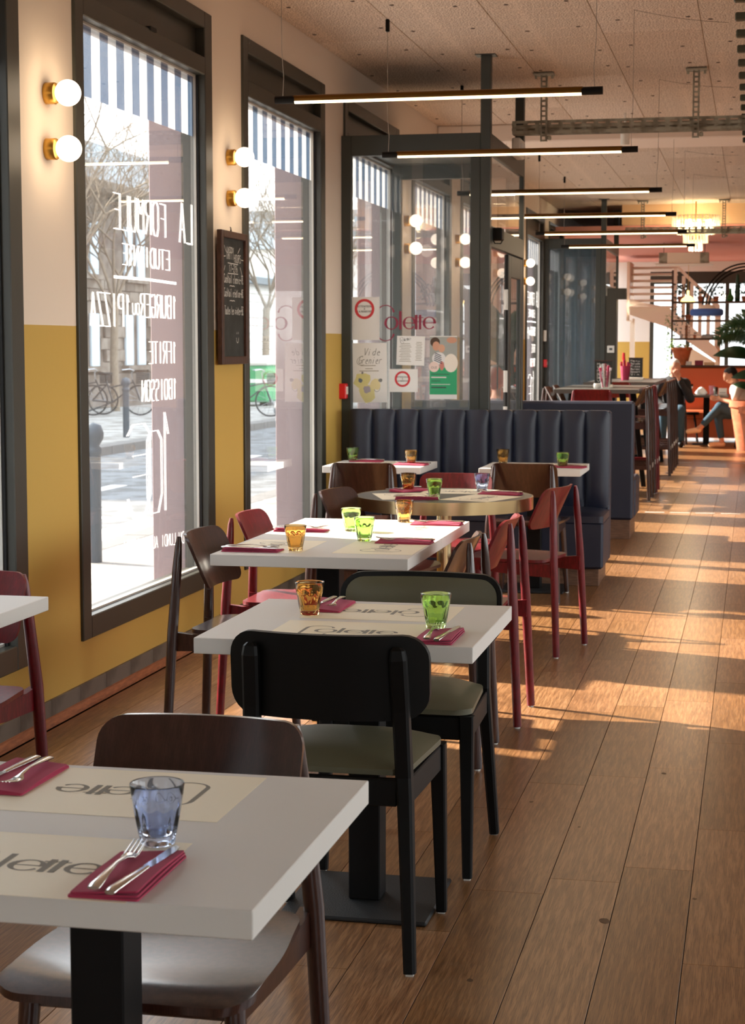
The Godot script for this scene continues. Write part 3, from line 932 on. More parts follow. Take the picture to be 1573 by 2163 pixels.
	for q in [["photo_hair", -0.055, 0.165, 0.032, 0.032, "57483f"], ["photo_face", -0.048, 0.14, 0.024, 0.03, "d6a48c"], ["photo_child", -0.012, 0.125, 0.022, 0.026, "d9ab92"], ["photo_face", 0.055, 0.178, 0.034, 0.02, "d2a088"], ["photo_shirt", -0.03, 0.06, 0.045, 0.04, "e8ebee"], ["photo_arm", -0.01, 0.012, 0.014, 0.03, "d08a80"], ["round_label", -0.062, 0.005, 0.034, 0.034, "f0dcd6"], ["round_label", 0.05, 0.03, 0.045, 0.06, "f3efe6"]]:
		var s := st()
		prism(s, PackedVector2Array(arc(Vector2(q[1], q[2]), q[3], q[4], 0, 345, 22)), 0.0003, Transform3D(Basis(), Vector3(0, 0, 0.0006 + 0.00004 * o.get_child_count())))
		part(o, q[0], done(s), mat("photo print", q[5], 0.9))
	var bars := st()
	for i in 5:
		box(bars, Vector3(-0.035, 0.038 + i * 0.012, 0.0013), Vector3(0.06 - i * 0.004, 0.005, 0.0003), 0.0, rot(Vector3(0, 0, -24)))
	part(o, "shirt_stripes", done(bars), mat("navy print", "2c3f5e", 0.9))
	lettering(o, "OUI", 0.022, M.dark_print, Vector3(-0.062, 0.0, 0.0014))
	for i in 5:
		bx(o, "text_line", Vector3(-0.08, -0.045 - i * 0.022, 0.0006), Vector3([0.04, 0.02, -0.02, 0.045, 0.02][i], -0.041 - i * 0.022 + (0.004 if i % 3 == 1 else 0.0), 0.0009), [M.dark_print, M.sheet, M.dark_print, M.sheet, M.dark_print][i])


func logo_mesh(width: float) -> ArrayMesh:   # the word Colette: a tall thin C that holds the o, bold stems on the t
	var key := "logo%s" % width
	if C.has(key):
		return C[key]
	var k := width / 10.0
	var s := st()
	var x := Transform3D(Basis().scaled(Vector3(k, k, 1)), Vector3.ZERO)
	var c := arc(Vector2(1.45, 1.75), 1.4, 1.25, 8, 180, 12)
	c.append_array(arc(Vector2(1.45, -1.75), 1.4, 1.25, 180, 352, 12))
	var cw := []
	for i in c.size():
		cw.append(0.14 + 0.22 * exp(-pow((i - 12.5) / 2.6, 2)) + 0.22 * exp(-pow((i - 0.0) / 1.2, 2)) + 0.22 * exp(-pow((i - 25.0) / 1.2, 2)))
	ribbon(s, c, cw, x)
	var letter_o := func(mx: float, a0: float, a1: float, rx: float, ry: float) -> void:
		var p := arc(Vector2(mx, 0), rx, ry, a0, a1, 22)
		var w := []
		for i in p.size():
			w.append(0.14 + 0.3 * pow(absf((p[i].x - mx) / rx), 3.0))
		ribbon(s, p, w, x)
	letter_o.call(2.45, 0, 360, 1.02, 1.05)
	ribbon(s, [Vector2(4.0, -0.98), Vector2(4.0, 1.9)], 0.42, x)
	for ex in [5.55, 9.0]:
		letter_o.call(ex, 0, 320, 0.93, 1.0)
		ribbon(s, [Vector2(ex - 0.88, 0.0), Vector2(ex + 0.93, 0.0)], 0.13, x)
	for tx in [6.75, 7.4]:
		ribbon(s, [Vector2(tx, -0.98), Vector2(tx, 1.25)], 0.42, x)
	ribbon(s, [Vector2(6.3, 0.92), Vector2(7.9, 0.92)], 0.13, x)
	C[key] = done(s)
	return C[key]


# ---------------------------------------------------------------- the street outside

func street() -> void:
	var g := structure("pavement", "pale paved pavement outside the windows", "pavement")
	for i in 30:
		bx(g, "slab", Vector3(-2.78, -0.3, 4.0 - i * 1.5), Vector3(-4.9, -0.1, 4.0 - i * 1.5 - 1.49), M.paving, 0.004)
	for i in 45:
		bx(g, "kerbstone", Vector3(-4.9, -0.3, 4.0 - i), Vector3(-5.15, -0.1, 4.0 - i - 0.99), M.kerb, 0.01)
	var r := structure("road", "grey asphalt road with a white lane line", "road")
	bx(r, "asphalt", Vector3(-5.15, -0.4, 6), Vector3(-9.7, -0.2, -70), M.asphalt)
	for i in 12:
		bx(r, "lane_marking", Vector3(-7.35, -0.2, 2 - i * 6.0), Vector3(-7.55, -0.196, -2.2 - i * 6.0), M.road_paint)
	for i in 6:
		bx(r, "zebra_bar", Vector3(-5.4 - i * 0.75, -0.2, -13.6), Vector3(-5.8 - i * 0.75, -0.196, -16.4), M.road_paint)
	var p := structure("pavement_far", "pale pavement on the far side of the road", "pavement")
	for i in 60:
		bx(p, "kerbstone", Vector3(-9.7, -0.4, -10.0 - i), Vector3(-10.0, -0.06, -10.99 - i), M.kerb, 0.01)
	bx(p, "paving", Vector3(-10.0, -0.4, 6), Vector3(-40, -0.08, -90), M.paving)
	# bollards
	var s := st()
	lathe(s, [Vector2(0.055, 0), Vector2(0.055, 0.78), Vector2(0.055, 0.78), Vector2(0.065, 0.8), Vector2(0.065, 0.83), Vector2(0.045, 0.85), Vector2(0.075, 0.9), Vector2(0.08, 0.94), Vector2(0.06, 1.0), Vector2(0.0001, 1.02)], 16)
	var bol := done(s)
	for q in [[-4.68, -12.15, -0.1, "nearest ball topped street bollard, at the left edge of the lettered window"], [-10.45, -28.7, -0.08, "blue grey bollard on the far pavement in front of the bicycles"], [-10.5, -31.6, -0.08, "blue grey bollard on the far pavement, left of the bicycles"], [-4.68, -17.4, -0.1, "blue grey bollard on the near pavement beyond the second window"]]:
		var o := tag(MeshInstance3D.new(), q[3], "bollard", "street bollards")
		o.name = numbered("bollard")
		o.mesh = bol
		o.material_override = M.bollard
		o.position = Vector3(q[0], q[2], q[1])
		add_child(o)
	bicycle("dark city bicycle with a front basket parked against the tree", Vector3(-13.95, -0.08, -37.7), 14.0)
	bicycle("second dark bicycle parked left of the one with the basket", Vector3(-14.9, -0.08, -37.9), 24.0)
	bicycle("dark bicycle by the green bin, seen through the second window", Vector3(-10.9, -0.08, -37.6), 20.0)
	var bin := thing("recycling_bin", "green recycling bin with a pale lid across the street", "bin", Vector3(-13.0, -0.08, -45.0))
	bx(bin, "body", Vector3(-0.7, 0.1, -0.6), Vector3(0.7, 1.05, 0.6), M.green_bin, 0.05)
	bx(bin, "band", Vector3(-0.72, 0.6, -0.62), Vector3(0.72, 0.7, 0.62), M.road_paint)
	bx(bin, "lid", Vector3(-0.75, 1.05, -0.65), Vector3(0.75, 1.3, 0.65), M.road_paint, 0.06)
	for x in [-0.5, 0.5]:
		bx(bin, "foot", Vector3(x - 0.1, 0, -0.3), Vector3(x + 0.1, 0.1, 0.3), M.black)
	trees()
	buildings()


func bicycle(label: String, at: Vector3, turn: float) -> void:
	var o := thing("bicycle", label, "bicycle", at, deg_to_rad(turn), "parked bicycles")
	if not C.has("tyre"):
		var t := TorusMesh.new()
		t.inner_radius = 0.31
		t.outer_radius = 0.345
		t.rings = 32
		t.ring_segments = 8
		C.tyre = t
		var sp := st()
		for i in 14:
			var a := TAU * i / 14
			tube(sp, [Vector3(0.02, 0, 0), Vector3(cos(a) * 0.315, 0, sin(a) * 0.315)], 0.003, 4)
		C.spokes = done(sp)
		var f := st()
		var bb := Vector3(-0.08, 0.30, 0)
		var seat := Vector3(-0.22, 0.78, 0)
		var head := Vector3(0.36, 0.80, 0)
		for e in [[bb, seat], [bb, head + Vector3(0.03, -0.14, 0)], [seat + Vector3(0.04, -0.16, 0), head + Vector3(0.02, -0.06, 0)], [bb, Vector3(-0.53, 0.34, 0.05)], [bb, Vector3(-0.53, 0.34, -0.05)], [seat + Vector3(0.02, -0.08, 0), Vector3(-0.53, 0.34, 0.05)], [seat + Vector3(0.02, -0.08, 0), Vector3(-0.53, 0.34, -0.05)], [head, Vector3(0.42, 0.66, 0)], [Vector3(0.42, 0.66, 0.05), Vector3(0.53, 0.34, 0.05)], [Vector3(0.42, 0.66, -0.05), Vector3(0.53, 0.34, -0.05)], [Vector3(-0.62, 0.1, 0.1), bb]]:
			tube(f, e, 0.016, 8)
		C.bike_frame = done(f)
		var h := st()
		tube(h, [head, head + Vector3(-0.02, 0.16, 0), head + Vector3(0.04, 0.2, 0)], 0.013, 8)
		tube(h, [head + Vector3(-0.2, 0.22, -0.28), head + Vector3(-0.04, 0.24, -0.2), head + Vector3(0.04, 0.2, 0), head + Vector3(-0.04, 0.24, 0.2), head + Vector3(-0.2, 0.22, 0.28)], 0.012, 8)
		C.bike_bar = done(h)
		var c := st()
		tube(c, [seat, seat + Vector3(-0.02, 0.12, 0)], 0.014, 8)
		tube(c, [seat + Vector3(-0.16, 0.16, 0), seat + Vector3(-0.06, 0.155, 0), seat + Vector3(0.14, 0.14, 0)], [0.09, 0.085, 0.02], 10, Vector2(1, 0.4))
		C.bike_seat = done(c)
		var k := st()
		for i in 6:
			var y := 0.72 + i * 0.045
			var w := 0.13 + i * 0.008
			tube(k, [Vector3(0.46, y, -w), Vector3(0.72, y, -w), Vector3(0.72, y, w), Vector3(0.46, y, w), Vector3(0.46, y, -w)], 0.008, 4)
		for i in 8:
			var u := -0.15 + 0.3 * i / 7
			tube(k, [Vector3(0.72, 0.72, u * 0.85), Vector3(0.73, 0.95, u)], 0.007, 4)
			tube(k, [Vector3(0.47 + 0.25 * i / 7, 0.72, -0.13), Vector3(0.47 + 0.25 * i / 7, 0.95, -0.17)], 0.007, 4)
			tube(k, [Vector3(0.47 + 0.25 * i / 7, 0.72, 0.13), Vector3(0.47 + 0.25 * i / 7, 0.95, 0.17)], 0.007, 4)
		C.bike_basket = done(k)
	for x in [-0.53, 0.53]:
		part(o, "wheel", C.tyre, M.tyre, Vector3(x, 0.345, 0), rot(Vector3(90, 0, 0)))
		part(o, "spokes", C.spokes, M.chrome, Vector3(x, 0.345, 0), rot(Vector3(90, 0, 0)))
	part(o, "bike_frame", C.bike_frame, M.bike)
	part(o, "handlebar", C.bike_bar, M.chrome)
	part(o, "saddle", C.bike_seat, M.black)
	part(o, "basket", C.bike_basket, M.bike)


func grow(s: SurfaceTool, at: Vector3, dir: Vector3, length: float, r: float, depth: int) -> void:
	var a := at + dir * length * 0.5 + Vector3(rng.randf_range(-1, 1), rng.randf_range(-0.5, 1), rng.randf_range(-1, 1)) * length * 0.06
	var b := at + dir * length
	tube(s, [at, a, b], [r, r * 0.85, r * 0.68], 5 if depth > 2 else 3)
	if depth == 0:
		return
	var n := 3 if depth > 1 else 2
	for i in n:
		var side := Vector3(rng.randf_range(-1, 1), rng.randf_range(-0.35, 0.75), rng.randf_range(-1, 1)).normalized()
		grow(s, b if i < 2 else a, (dir * 0.75 + side * 0.62).normalized(), length * rng.randf_range(0.62, 0.84), r * 0.62, depth - 1)


func trees() -> void:
	for v in 2:
		var s := st()
		tube(s, [Vector3(0, 0, 0), Vector3(0.02, 1.2, 0.01), Vector3(-0.02, 2.6, 0)], [0.115, 0.1, 0.095], 10)
		C["trunk%d" % v] = done(s)
		s = st()
		for i in 5:
			var a := TAU * i / 5 + v
			grow(s, Vector3(-0.02, 2.3 + i * 0.08, 0), Vector3(cos(a) * 0.5, 1.0, sin(a) * 0.5).normalized(), 1.5, 0.042, 6)
		C["crown%d" % v] = done(s)
	for q in [[-14.9, -40.2, 1.0, 0, "bare street tree behind the bicycles, seen through the lettered window"], [-13.5, -33.8, 1.1, 1, "bare street tree at the left edge of the lettered window"], [-13.2, -47.5, 1.0, 1, "bare street tree farther along, seen through the second window"], [-13.6, -56.0, 1.0, 0, "bare street tree farthest along the far pavement"], [-13.8, -27.0, 1.0, 0, "bare street tree nearest along the far pavement, hidden behind the pillar"]]:
		var o := thing("street_tree", q[4], "tree", Vector3(q[0], -0.08, q[1]), q[1], "bare street trees")
		o.scale = Vector3.ONE * q[2]
		part(o, "trunk", C["trunk%d" % q[3]], M.bark)
		tag(part(o, "branches", C["crown%d" % q[3]], M.bark), "", "", "", "stuff")


func buildings() -> void:
	var o := thing("stone_building", "long grey brown stone building across the street", "building", Vector3(-15.9, -0.08, 0))
	bx(o, "wall", Vector3(-6, 0, -51), Vector3(-0.06, 5.4, -22), M.stone2)
	bx(o, "plinth", Vector3(-0.06, 0, -51), Vector3(0.05, 0.85, -22), M.stone2, 0.01)
	bx(o, "cornice", Vector3(-0.3, 5.3, -51.2), Vector3(0.25, 5.6, -21.8), M.stone, 0.03)
	var s := st()
	prism(s, PackedVector2Array([Vector2(-6, 5.6), Vector2(0.1, 5.6), Vector2(-1.6, 7.0), Vector2(-6, 7.2)]), 29.4, Transform3D(Basis(), Vector3(0, 0, -51.2)))
	part(o, "roof", done(s), M.slate_roof)
	for row in [[1.05, 2.35], [3.3, 4.6]]:
		for i in 8:
			var z := -23.2 - i * 3.42
			for e in [0.0, -0.95]:
				bx(o, "window", Vector3(-0.05, row[0], z + e), Vector3(0.02, row[1], z + e - 0.55), M.pale_shutter, 0.01)
			bx(o, "window_sill", Vector3(-0.06, row[0] - 0.12, z + 0.15), Vector3(0.14, row[0], z - 1.65), M.stone)
	for row in 8:
		for i in 18:
			var z := -39.0 - i * 0.72 - (row % 2) * 0.36
			var y := 0.86 + row * 0.3
			var hit := false
			for w in 8:
				var wz := -23.2 - w * 3.42
				if z - 0.7 < wz + 0.05 and z > wz - 1.55 and y < 2.4 and y + 0.3 > 0.93:
					hit = true
			if not hit:
				bx(o, "stone", Vector3(-0.06, y, z), Vector3(0.0 + 0.012 * ((row * 3 + i * 5) % 4), y + 0.288, z - 0.708), M.stone if (row + i * 3) % 5 else M.stone2, 0.012)
	o = thing("corner_block", "tall pale apartment block across the street, left of the bare trees", "building", Vector3(-16.2, -0.08, 0))
	bx(o, "wall", Vector3(-12, 0, -10.6), Vector3(-0.06, 17.0, 26), M.stone)
	for row in 5:
		for i in 9:
			bx(o, "window", Vector3(-0.06, 1.2 + row * 3.1, -9.2 + i * 3.6), Vector3(0.02, 3.0 + row * 3.1, -7.9 + i * 3.6), M.pale_shutter, 0.01)
	bx(o, "cornice", Vector3(-12.3, 17.0, -10.9), Vector3(0.3, 17.4, 26.3), M.stone2, 0.03)
	o = thing("white_kiosk", "low white slatted building beyond the stone building", "building", Vector3(-15.5, -0.08, -57))
	bx(o, "wall", Vector3(-5, 0, -6), Vector3(-0.05, 3.5, 4.5), M.road_paint)
	for i in 13:
		bx(o, "slat", Vector3(-0.05, 0.2 + i * 0.25, -6), Vector3(0.0, 0.42 + i * 0.25, 4.5), M.road_paint, 0.01)
	bx(o, "roof", Vector3(-5.2, 3.5, -6.2), Vector3(0.3, 3.7, 4.7), M.slate_roof)
	o = thing("far_building", "pale building with a slate roof at the end of the street", "building", Vector3(-20, -0.08, -92))
	bx(o, "wall", Vector3(-14, 0, -3), Vector3(30, 6.5, 3), M.pale_render)
	for i in 10:
		bx(o, "window", Vector3(-9 + i * 1.9, 3.2, 3), Vector3(-8.1 + i * 1.9, 5.2, 3.05), M.pale_shutter)
	s = st()
	prism(s, PackedVector2Array([Vector2(-3.4, 6.5), Vector2(3.4, 6.5), Vector2(1.2, 8.6), Vector2(-1.2, 8.6)]), 44.0, Transform3D(Basis(Vector3(0, 0, -1), Vector3(0, 1, 0), Vector3(1, 0, 0)), Vector3(-14, 0, 0)))
	part(o, "roof", done(s), M.slate_roof)


# ---------------------------------------------------------------- hanging from the ceiling

func ceiling_things() -> void:
	var where := ["over the round table, nearest of the six", "second from the viewer, in front of the porch glass", "third from the viewer, just past the porch", "fourth from the viewer, over the high tables", "fifth from the viewer", "sixth and farthest from the viewer"]
	for i in 6:
		led_bar(-7.77 - 2.33 * i - (0.3 if i > 1 else 0.0), "slim hanging led bar lamp %s" % where[i])
	for q in [[-12.3, "perforated steel cable tray on two slotted struts, nearer one", 2.92], [-23.2, "perforated steel cable tray at the far end, behind the chandelier", 2.9]]:
		var o := thing("cable_tray", q[1], "cable tray", Vector3(0, q[2], q[0]), 0.0, "steel cable trays")
		tray(o)
	# cable ladder along the room at the right edge
	var o := thing("cable_ladder", "dark bracketed cable ladder under the ceiling at the right edge", "cable ladder", Vector3(-0.045, 3.09, 0.06))
	for x in [0.02, 0.38]:
		bx(o, "side_rail", Vector3(x, 0.02, -14.8), Vector3(x + 0.02, 0.08, -3.0), M.steel)
	for i in 24:
		bx(o, "bracket", Vector3(-0.085, -0.02, -3.3 - i * 0.49), Vector3(0.45, 0.02, -3.345 - i * 0.49), M.rung, 0.006)
		for x in [-0.03, 0.42]:
			bx(o, "threaded_rod", Vector3(x, 0.02, -3.32 - i * 0.5), Vector3(x + 0.008, 0.23, -3.328 - i * 0.5), M.steel)
	o = thing("smoke_detector", "white cylinder hanging under the cable tray, in front of the pale beam", "detector", Vector3(-1.05, CEIL, -14.5))
	var s := st()
	lathe(s, [Vector2(0.0001, -0.25), Vector2(0.033, -0.25), Vector2(0.033, -0.25), Vector2(0.036, -0.24), Vector2(0.036, -0.12), Vector2(0.036, -0.12), Vector2(0.0001, -0.118)], 20)
	part(o, "housing", done(s), M.white_plastic)
	s = st()
	tube(s, [Vector3(0, 0, 0), Vector3(0, -0.12, 0)], 0.008, 8)
	part(o, "stem", done(s), M.white_plastic)


func led_bar(z: float, label: String) -> void:
	var o := thing("led_bar_lamp", label, "lamp", Vector3(-1.385, 2.56, z), 0.0, "hanging led bars")
	if not C.has("led"):
		var s := st()
		tube(s, [Vector3(-0.64, 0.003, 0), Vector3(0.64, 0.003, 0)], 0.0165, 12)
		C.led_body = done(s)
		s = st()
		tube(s, [Vector3(-0.635, -0.0105, 0.003), Vector3(0.635, -0.0105, 0.003)], 0.009, 12)
		C.led = done(s)
		s = st()
		tube(s, [Vector3(-0.045, 0, 0), Vector3(0.045, 0, 0)], 0.0175, 12)
		C.led_cap = done(s)
	part(o, "metal_bar", C.led_body, M.bar_metal)
	part(o, "led_strip", C.led, M.led)
	for sx in [-1, 1]:
		part(o, "end_cap", C.led_cap, M.black, Vector3(0.68 * sx, 0, 0))
		var s := st()
		tube(s, [Vector3(0.69 * sx, 0.012, 0), Vector3(0.69 * sx - 0.004 * sx, 0.1, 0), Vector3(0.695 * sx, 0.22, 0), Vector3(0.695 * sx, CEIL - 2.56, 0)], 0.0016, 5)
		part(o, "wire", done(s), M.cable)
		if sx < 0:
			bx(o, "ceiling_cap", Vector3(-0.706, CEIL - 2.56 - 0.07, -0.012), Vector3(-0.684, CEIL - 2.56, 0.012), M.black, 0.004)
		else:
			s = st()
			var pts := []
			for i in 9:
				var u := i / 8.0
				pts.append(Vector3(0.695 + u * 0.5, CEIL - 2.56 - 0.002 - 0.012 * sin(PI * u) , -u * 0.5))
			tube(s, pts, 0.0013, 5)
			part(o, "slack_cord", done(s), M.cable)
	var l := AreaLight3D.new()
	l.name = "bar_light"
	l.area_size = Vector2(1.26, 0.02)
	l.light_color = Color(1.0, 0.88, 0.72)
	l.light_energy = 0.16
	l.area_range = 40.0
	l.area_attenuation = 2.0
	l.shadow_enabled = true
	l.position = Vector3(0, -0.02, 0)
	l.rotation_degrees = Vector3(-90, 0, 0)
	o.add_child(l, true)


func tray(o: Node3D) -> void:
	# a U of perforated sheet: the web stands up facing the viewer, with two rows of slots
	var s := st()
	var x := -1.66
	while x < 1.4:
		for y in [0.0, 0.018, 0.034, 0.052, 0.068]:
			if int(round(y * 1000)) in [0, 34, 68]:
				box(s, Vector3(x + 0.04, y + 0.009, 0), Vector3(0.08, 0.018 if y else 0.022, 0.002))
			else:
				box(s, Vector3(x + 0.012, y + 0.009, 0), Vector3(0.03, 0.018, 0.002))
		for z in [-0.01, -0.05, -0.09]:
			box(s, Vector3(x + 0.04, -0.003, z), Vector3(0.08, 0.002, 0.016))
		box(s, Vector3(x + 0.015, -0.003, -0.05), Vector3(0.03, 0.002, 0.1))
		x += 0.08
	part(o, "perforated_tray", done(s), M.steel)
	bx(o, "back_flange", Vector3(-1.66, -0.004, -0.1), Vector3(1.4, 0.07, -0.102), M.steel)
	for sx in [-1.44, -0.42]:
		var p := st()
		for e in [-0.021, 0.021]:
			box(p, Vector3(sx + e, 0.16, 0.022), Vector3(0.003, 0.44, 0.036))
		for i in 14:
			var y := -0.055 + i * 0.033
			box(p, Vector3(sx, y, 0.04), Vector3(0.042, 0.012, 0.003))
			for e in [-0.016, 0.016]:
				box(p, Vector3(sx + e, y + 0.016, 0.04), Vector3(0.01, 0.021, 0.003))
		part(o, "slotted_strut", done(p), M.steel)
		var top: float = CEIL - o.position.y
		bx(o, "head_plate", Vector3(sx - 0.07, top - 0.016, -0.03), Vector3(sx + 0.07, top - 0.006, 0.09), M.steel, 0.002)
		for e in [-0.055, 0.055]:
			bx(o, "bolt", Vector3(sx + e - 0.008, top - 0.04, 0.02), Vector3(sx + e + 0.008, top - 0.012, 0.036), M.steel, 0.003)
		bx(o, "bolt", Vector3(sx + 0.024, -0.05, 0.0), Vector3(sx + 0.05, -0.02, 0.03), M.steel, 0.006)


# ---------------------------------------------------------------- tables

func square_table(at: Vector3, w: float, d: float, label: String, column := Vector2(-0.0, 0.0)) -> Node3D:
	var o := thing("square_table", label, "table", at, 0.0, "white topped pedestal tables")
	bx(o, "tabletop", Vector3(-w / 2, 0.71, -d / 2), Vector3(w / 2, 0.75, d / 2), M.table, 0.0015)
	bx(o, "column", Vector3(column.x - 0.042, 0.012, column.y - 0.042), Vector3(column.x + 0.042, 0.71, column.y + 0.042), M.black, 0.003)
	bx(o, "top_plate", Vector3(column.x - 0.15, 0.702, column.y - 0.15), Vector3(column.x + 0.15, 0.71, column.y + 0.15), M.black)
	bx(o, "base_plate", Vector3(column.x - 0.195, 0.0, column.y - 0.195), Vector3(column.x + 0.195, 0.012, column.y + 0.195), M.iron, 0.004)
	return o


func tables() -> void:
	square_table(Vector3(-0.965, 0, -2.485), 0.7, 0.7, "white square table nearest the viewer, with the pale blue tumbler on it", Vector2(0.025, 0.02))
	square_table(Vector3(-0.998, 0, -4.515), 0.7, 0.7, "white square table between the two black chairs", Vector2(0.015, 0.0))
	square_table(Vector3(-1.488, 0, -6.205), 0.7, 0.665, "nearer of two white tables pushed together, amber tumbler at its near left corner")
	square_table(Vector3(-1.488, 0, -6.875), 0.7, 0.665, "farther of two white tables pushed together, next to the round table")
	square_table(Vector3(-2.31, 0, -4.42), 0.66, 0.7, "white table against the street wall at the left edge of the picture")
	square_table(Vector3(-2.235, 0, -10.66), 0.6, 0.58, "small white table at the left half of the navy banquette", Vector2(0.05, 0.0))
	square_table(Vector3(-1.285, 0, -10.66), 0.6, 0.58, "small white table at the right half of the navy banquette", Vector2(0.0, 0.0))
	var o := thing("round_table", "round grey topped table with a brass rim and a brass pedestal", "table", Vector3(-1.46, 0, -8.46))
	var s := st()
	lathe(s, [Vector2(0.0001, 0.7), Vector2(0.425, 0.7), Vector2(0.425, 0.7), Vector2(0.425, 0.7495), Vector2(0.425, 0.7495), Vector2(0.0001, 0.7495)], 64)
	part(o, "tabletop", done(s), M.stone_top)
	s = st()
	lathe(s, [Vector2(0.425, 0.69), Vector2(0.431, 0.69), Vector2(0.431, 0.69), Vector2(0.431, 0.75), Vector2(0.431, 0.75), Vector2(0.425, 0.75), Vector2(0.425, 0.75), Vector2(0.425, 0.69)], 96)
	part(o, "brass_rim", done(s), M.pale_brass)
	s = st()
	tube(s, [Vector3(0, 0.012, 0), Vector3(0, 0.7, 0)], 0.036, 32)
	part(o, "column", done(s), M.pale_brass)
	s = st()
	lathe(s, [Vector2(0.23, 0), Vector2(0.23, 0.006), Vector2(0.22, 0.012), Vector2(0.22, 0.012), Vector2(0.0001, 0.014)], 48)
	part(o, "base_plate", done(s), M.brass)


# ---------------------------------------------------------------- what stands on the tables

func tableware() -> void:
	var s := st()   # a ten-sided tumbler: flutes below the shoulder, plain lip above
	var flute := func(a: float, y: float) -> float:
		var k := smoothstep(0.003, 0.012, y) * (1.0 - smoothstep(0.052, 0.062, y))
		return 1.0 - 0.075 * k * pow(absf(cos(a * 4.5)), 1.5)
	var prof := [Vector2(0.0001, 0.0), Vector2(0.023, 0.0), Vector2(0.0255, 0.002), Vector2(0.0265, 0.008)]
	for i in 12:
		var u := i / 11.0
		prof.append(Vector2(lerpf(0.0268, 0.0362, pow(u, 0.85)), lerpf(0.012, 0.063, u)))
	prof.append_array([Vector2(0.0372, 0.07), Vector2(0.0396, 0.087), Vector2(0.0397, 0.0888), Vector2(0.0389, 0.09), Vector2(0.038, 0.0888), Vector2(0.0355, 0.072), Vector2(0.0335, 0.06), Vector2(0.0235, 0.016), Vector2(0.018, 0.0125), Vector2(0.0001, 0.0118)])
	lathe(s, prof, 8)
	s = st()
	var half := prof.slice(0, 18)
	lathe(s, half, 72, Vector3.ZERO, flute)
	lathe(s, prof.slice(17), 72)
	C.tumbler = done(s)
	var y := 0.7505
	for q in [["blue", -0.834, -2.40, "pale blue faceted tumbler on the nearest table"], ["amber", -1.158, -4.59, "amber faceted tumbler beside a napkin, on the table between the black chairs"], ["green", -0.787, -4.44, "green faceted tumbler behind a fork, on the table between the black chairs"],
		["amber", -1.575, -6.04, "amber faceted tumbler at the near left of the pushed together tables"], ["green", -1.53, -6.73, "farther of two green faceted tumblers, at the middle of the pushed together tables"], ["green", -1.402, -6.39, "nearer of two green faceted tumblers, at the middle of the pushed together tables"], ["amber", -1.396, -7.12, "amber faceted tumbler at the far edge of the pushed together tables"],
		["amber", -1.677, -8.66, "amber faceted tumbler at the back left of the round table"], ["green", -1.484, -8.32, "green faceted tumbler in the middle of the round table"], ["blue", -1.315, -8.72, "pale blue faceted tumbler at the back right of the round table"],
		["green", -2.444, -10.80, "green faceted tumbler on the left banquette table"], ["amber", -2.034, -10.59, "amber faceted tumbler on the left banquette table"], ["amber", -1.5, -10.80, "amber faceted tumbler on the right banquette table, behind a chair back"], ["green", -1.106, -10.53, "green faceted tumbler on the right banquette table"]]:
		var o := tag(MeshInstance3D.new(), q[3], "glass", "coloured faceted tumblers")
		o.name = numbered("tumbler")
		o.mesh = C.tumbler
		o.material_override = M[q[0] + "_glass"] if q[0] != "amber" else M.amber
		o.position = Vector3(q[1], y + (0.0006 if q[0] == "blue" and q[2] > -3 else 0.0), q[2])
		o.rotation.y = q[2] * 3.0
		add_child(o)
	# paper mats, each with the printed name; turn 0 reads from the near side
	for q in [[-0.985, -2.27, 0, "near cream paper place mat on the nearest table"], [-0.985, -2.672, 180, "far cream paper place mat on the nearest table"], [-0.985, -4.345, 0, "near cream place mat on the table between the black chairs"], [-0.972, -4.675, 180, "far cream place mat on the table between the black chairs"],
		[-1.68, -6.16, -90, "cream place mat at the near left of the pushed together tables"], [-1.29, -6.19, 90, "cream place mat at the near right of the pushed together tables"], [-1.68, -6.87, -90, "cream place mat at the far left of the pushed together tables"], [-1.29, -6.86, 90, "cream place mat at the far right of the pushed together tables"],
		[-1.64, -8.36, -70, "cream place mat at the left of the round table"], [-1.26, -8.33, 70, "cream place mat at the right of the round table"], [-1.42, -8.68, 180, "cream place mat at the back of the round table"], [-2.23, -10.72, 180, "cream place mat on the left banquette table"], [-1.28, -10.72, 180, "cream place mat on the right banquette table"]]:
		var small: bool = q[1] < -8.0
		var o := thing("place_mat", q[3], "place mat", Vector3(q[0], 0.7502, q[1]), deg_to_rad(q[2]), "cream place mats")
		var w := 0.40 if not small else 0.36
		var d := 0.285 if not small else 0.26
		part(o, "paper", boxm(Vector3(w, 0.0004, d)), M.paper, Vector3(0, 0.0002, 0))
		part(o, "lettering", logo_mesh(0.242), M.ink, Vector3(-0.126, 0.0006, 0.01), rot(Vector3(-90, 0, 0)))
	# folded napkins with a fork and a knife on them
	var nap := st()
	for i in 3:
		var t := 0.0028
		rounded(nap, 0.098 - 0.002 * i, 0.205 - 0.004 * i, 0.004, func(x, z, o): return Vector3(x, 0.0018 + i * 0.0032 + o * t * 0.5 + 0.0018 * sin(z * 22.0 + i) * (0.3 + i * 0.3) + 0.002 * i * (x / 0.05), -z), 8, 4)
	C.napkin = done(nap)
	C.fork = fork_mesh()
	C.knife = knife_mesh()
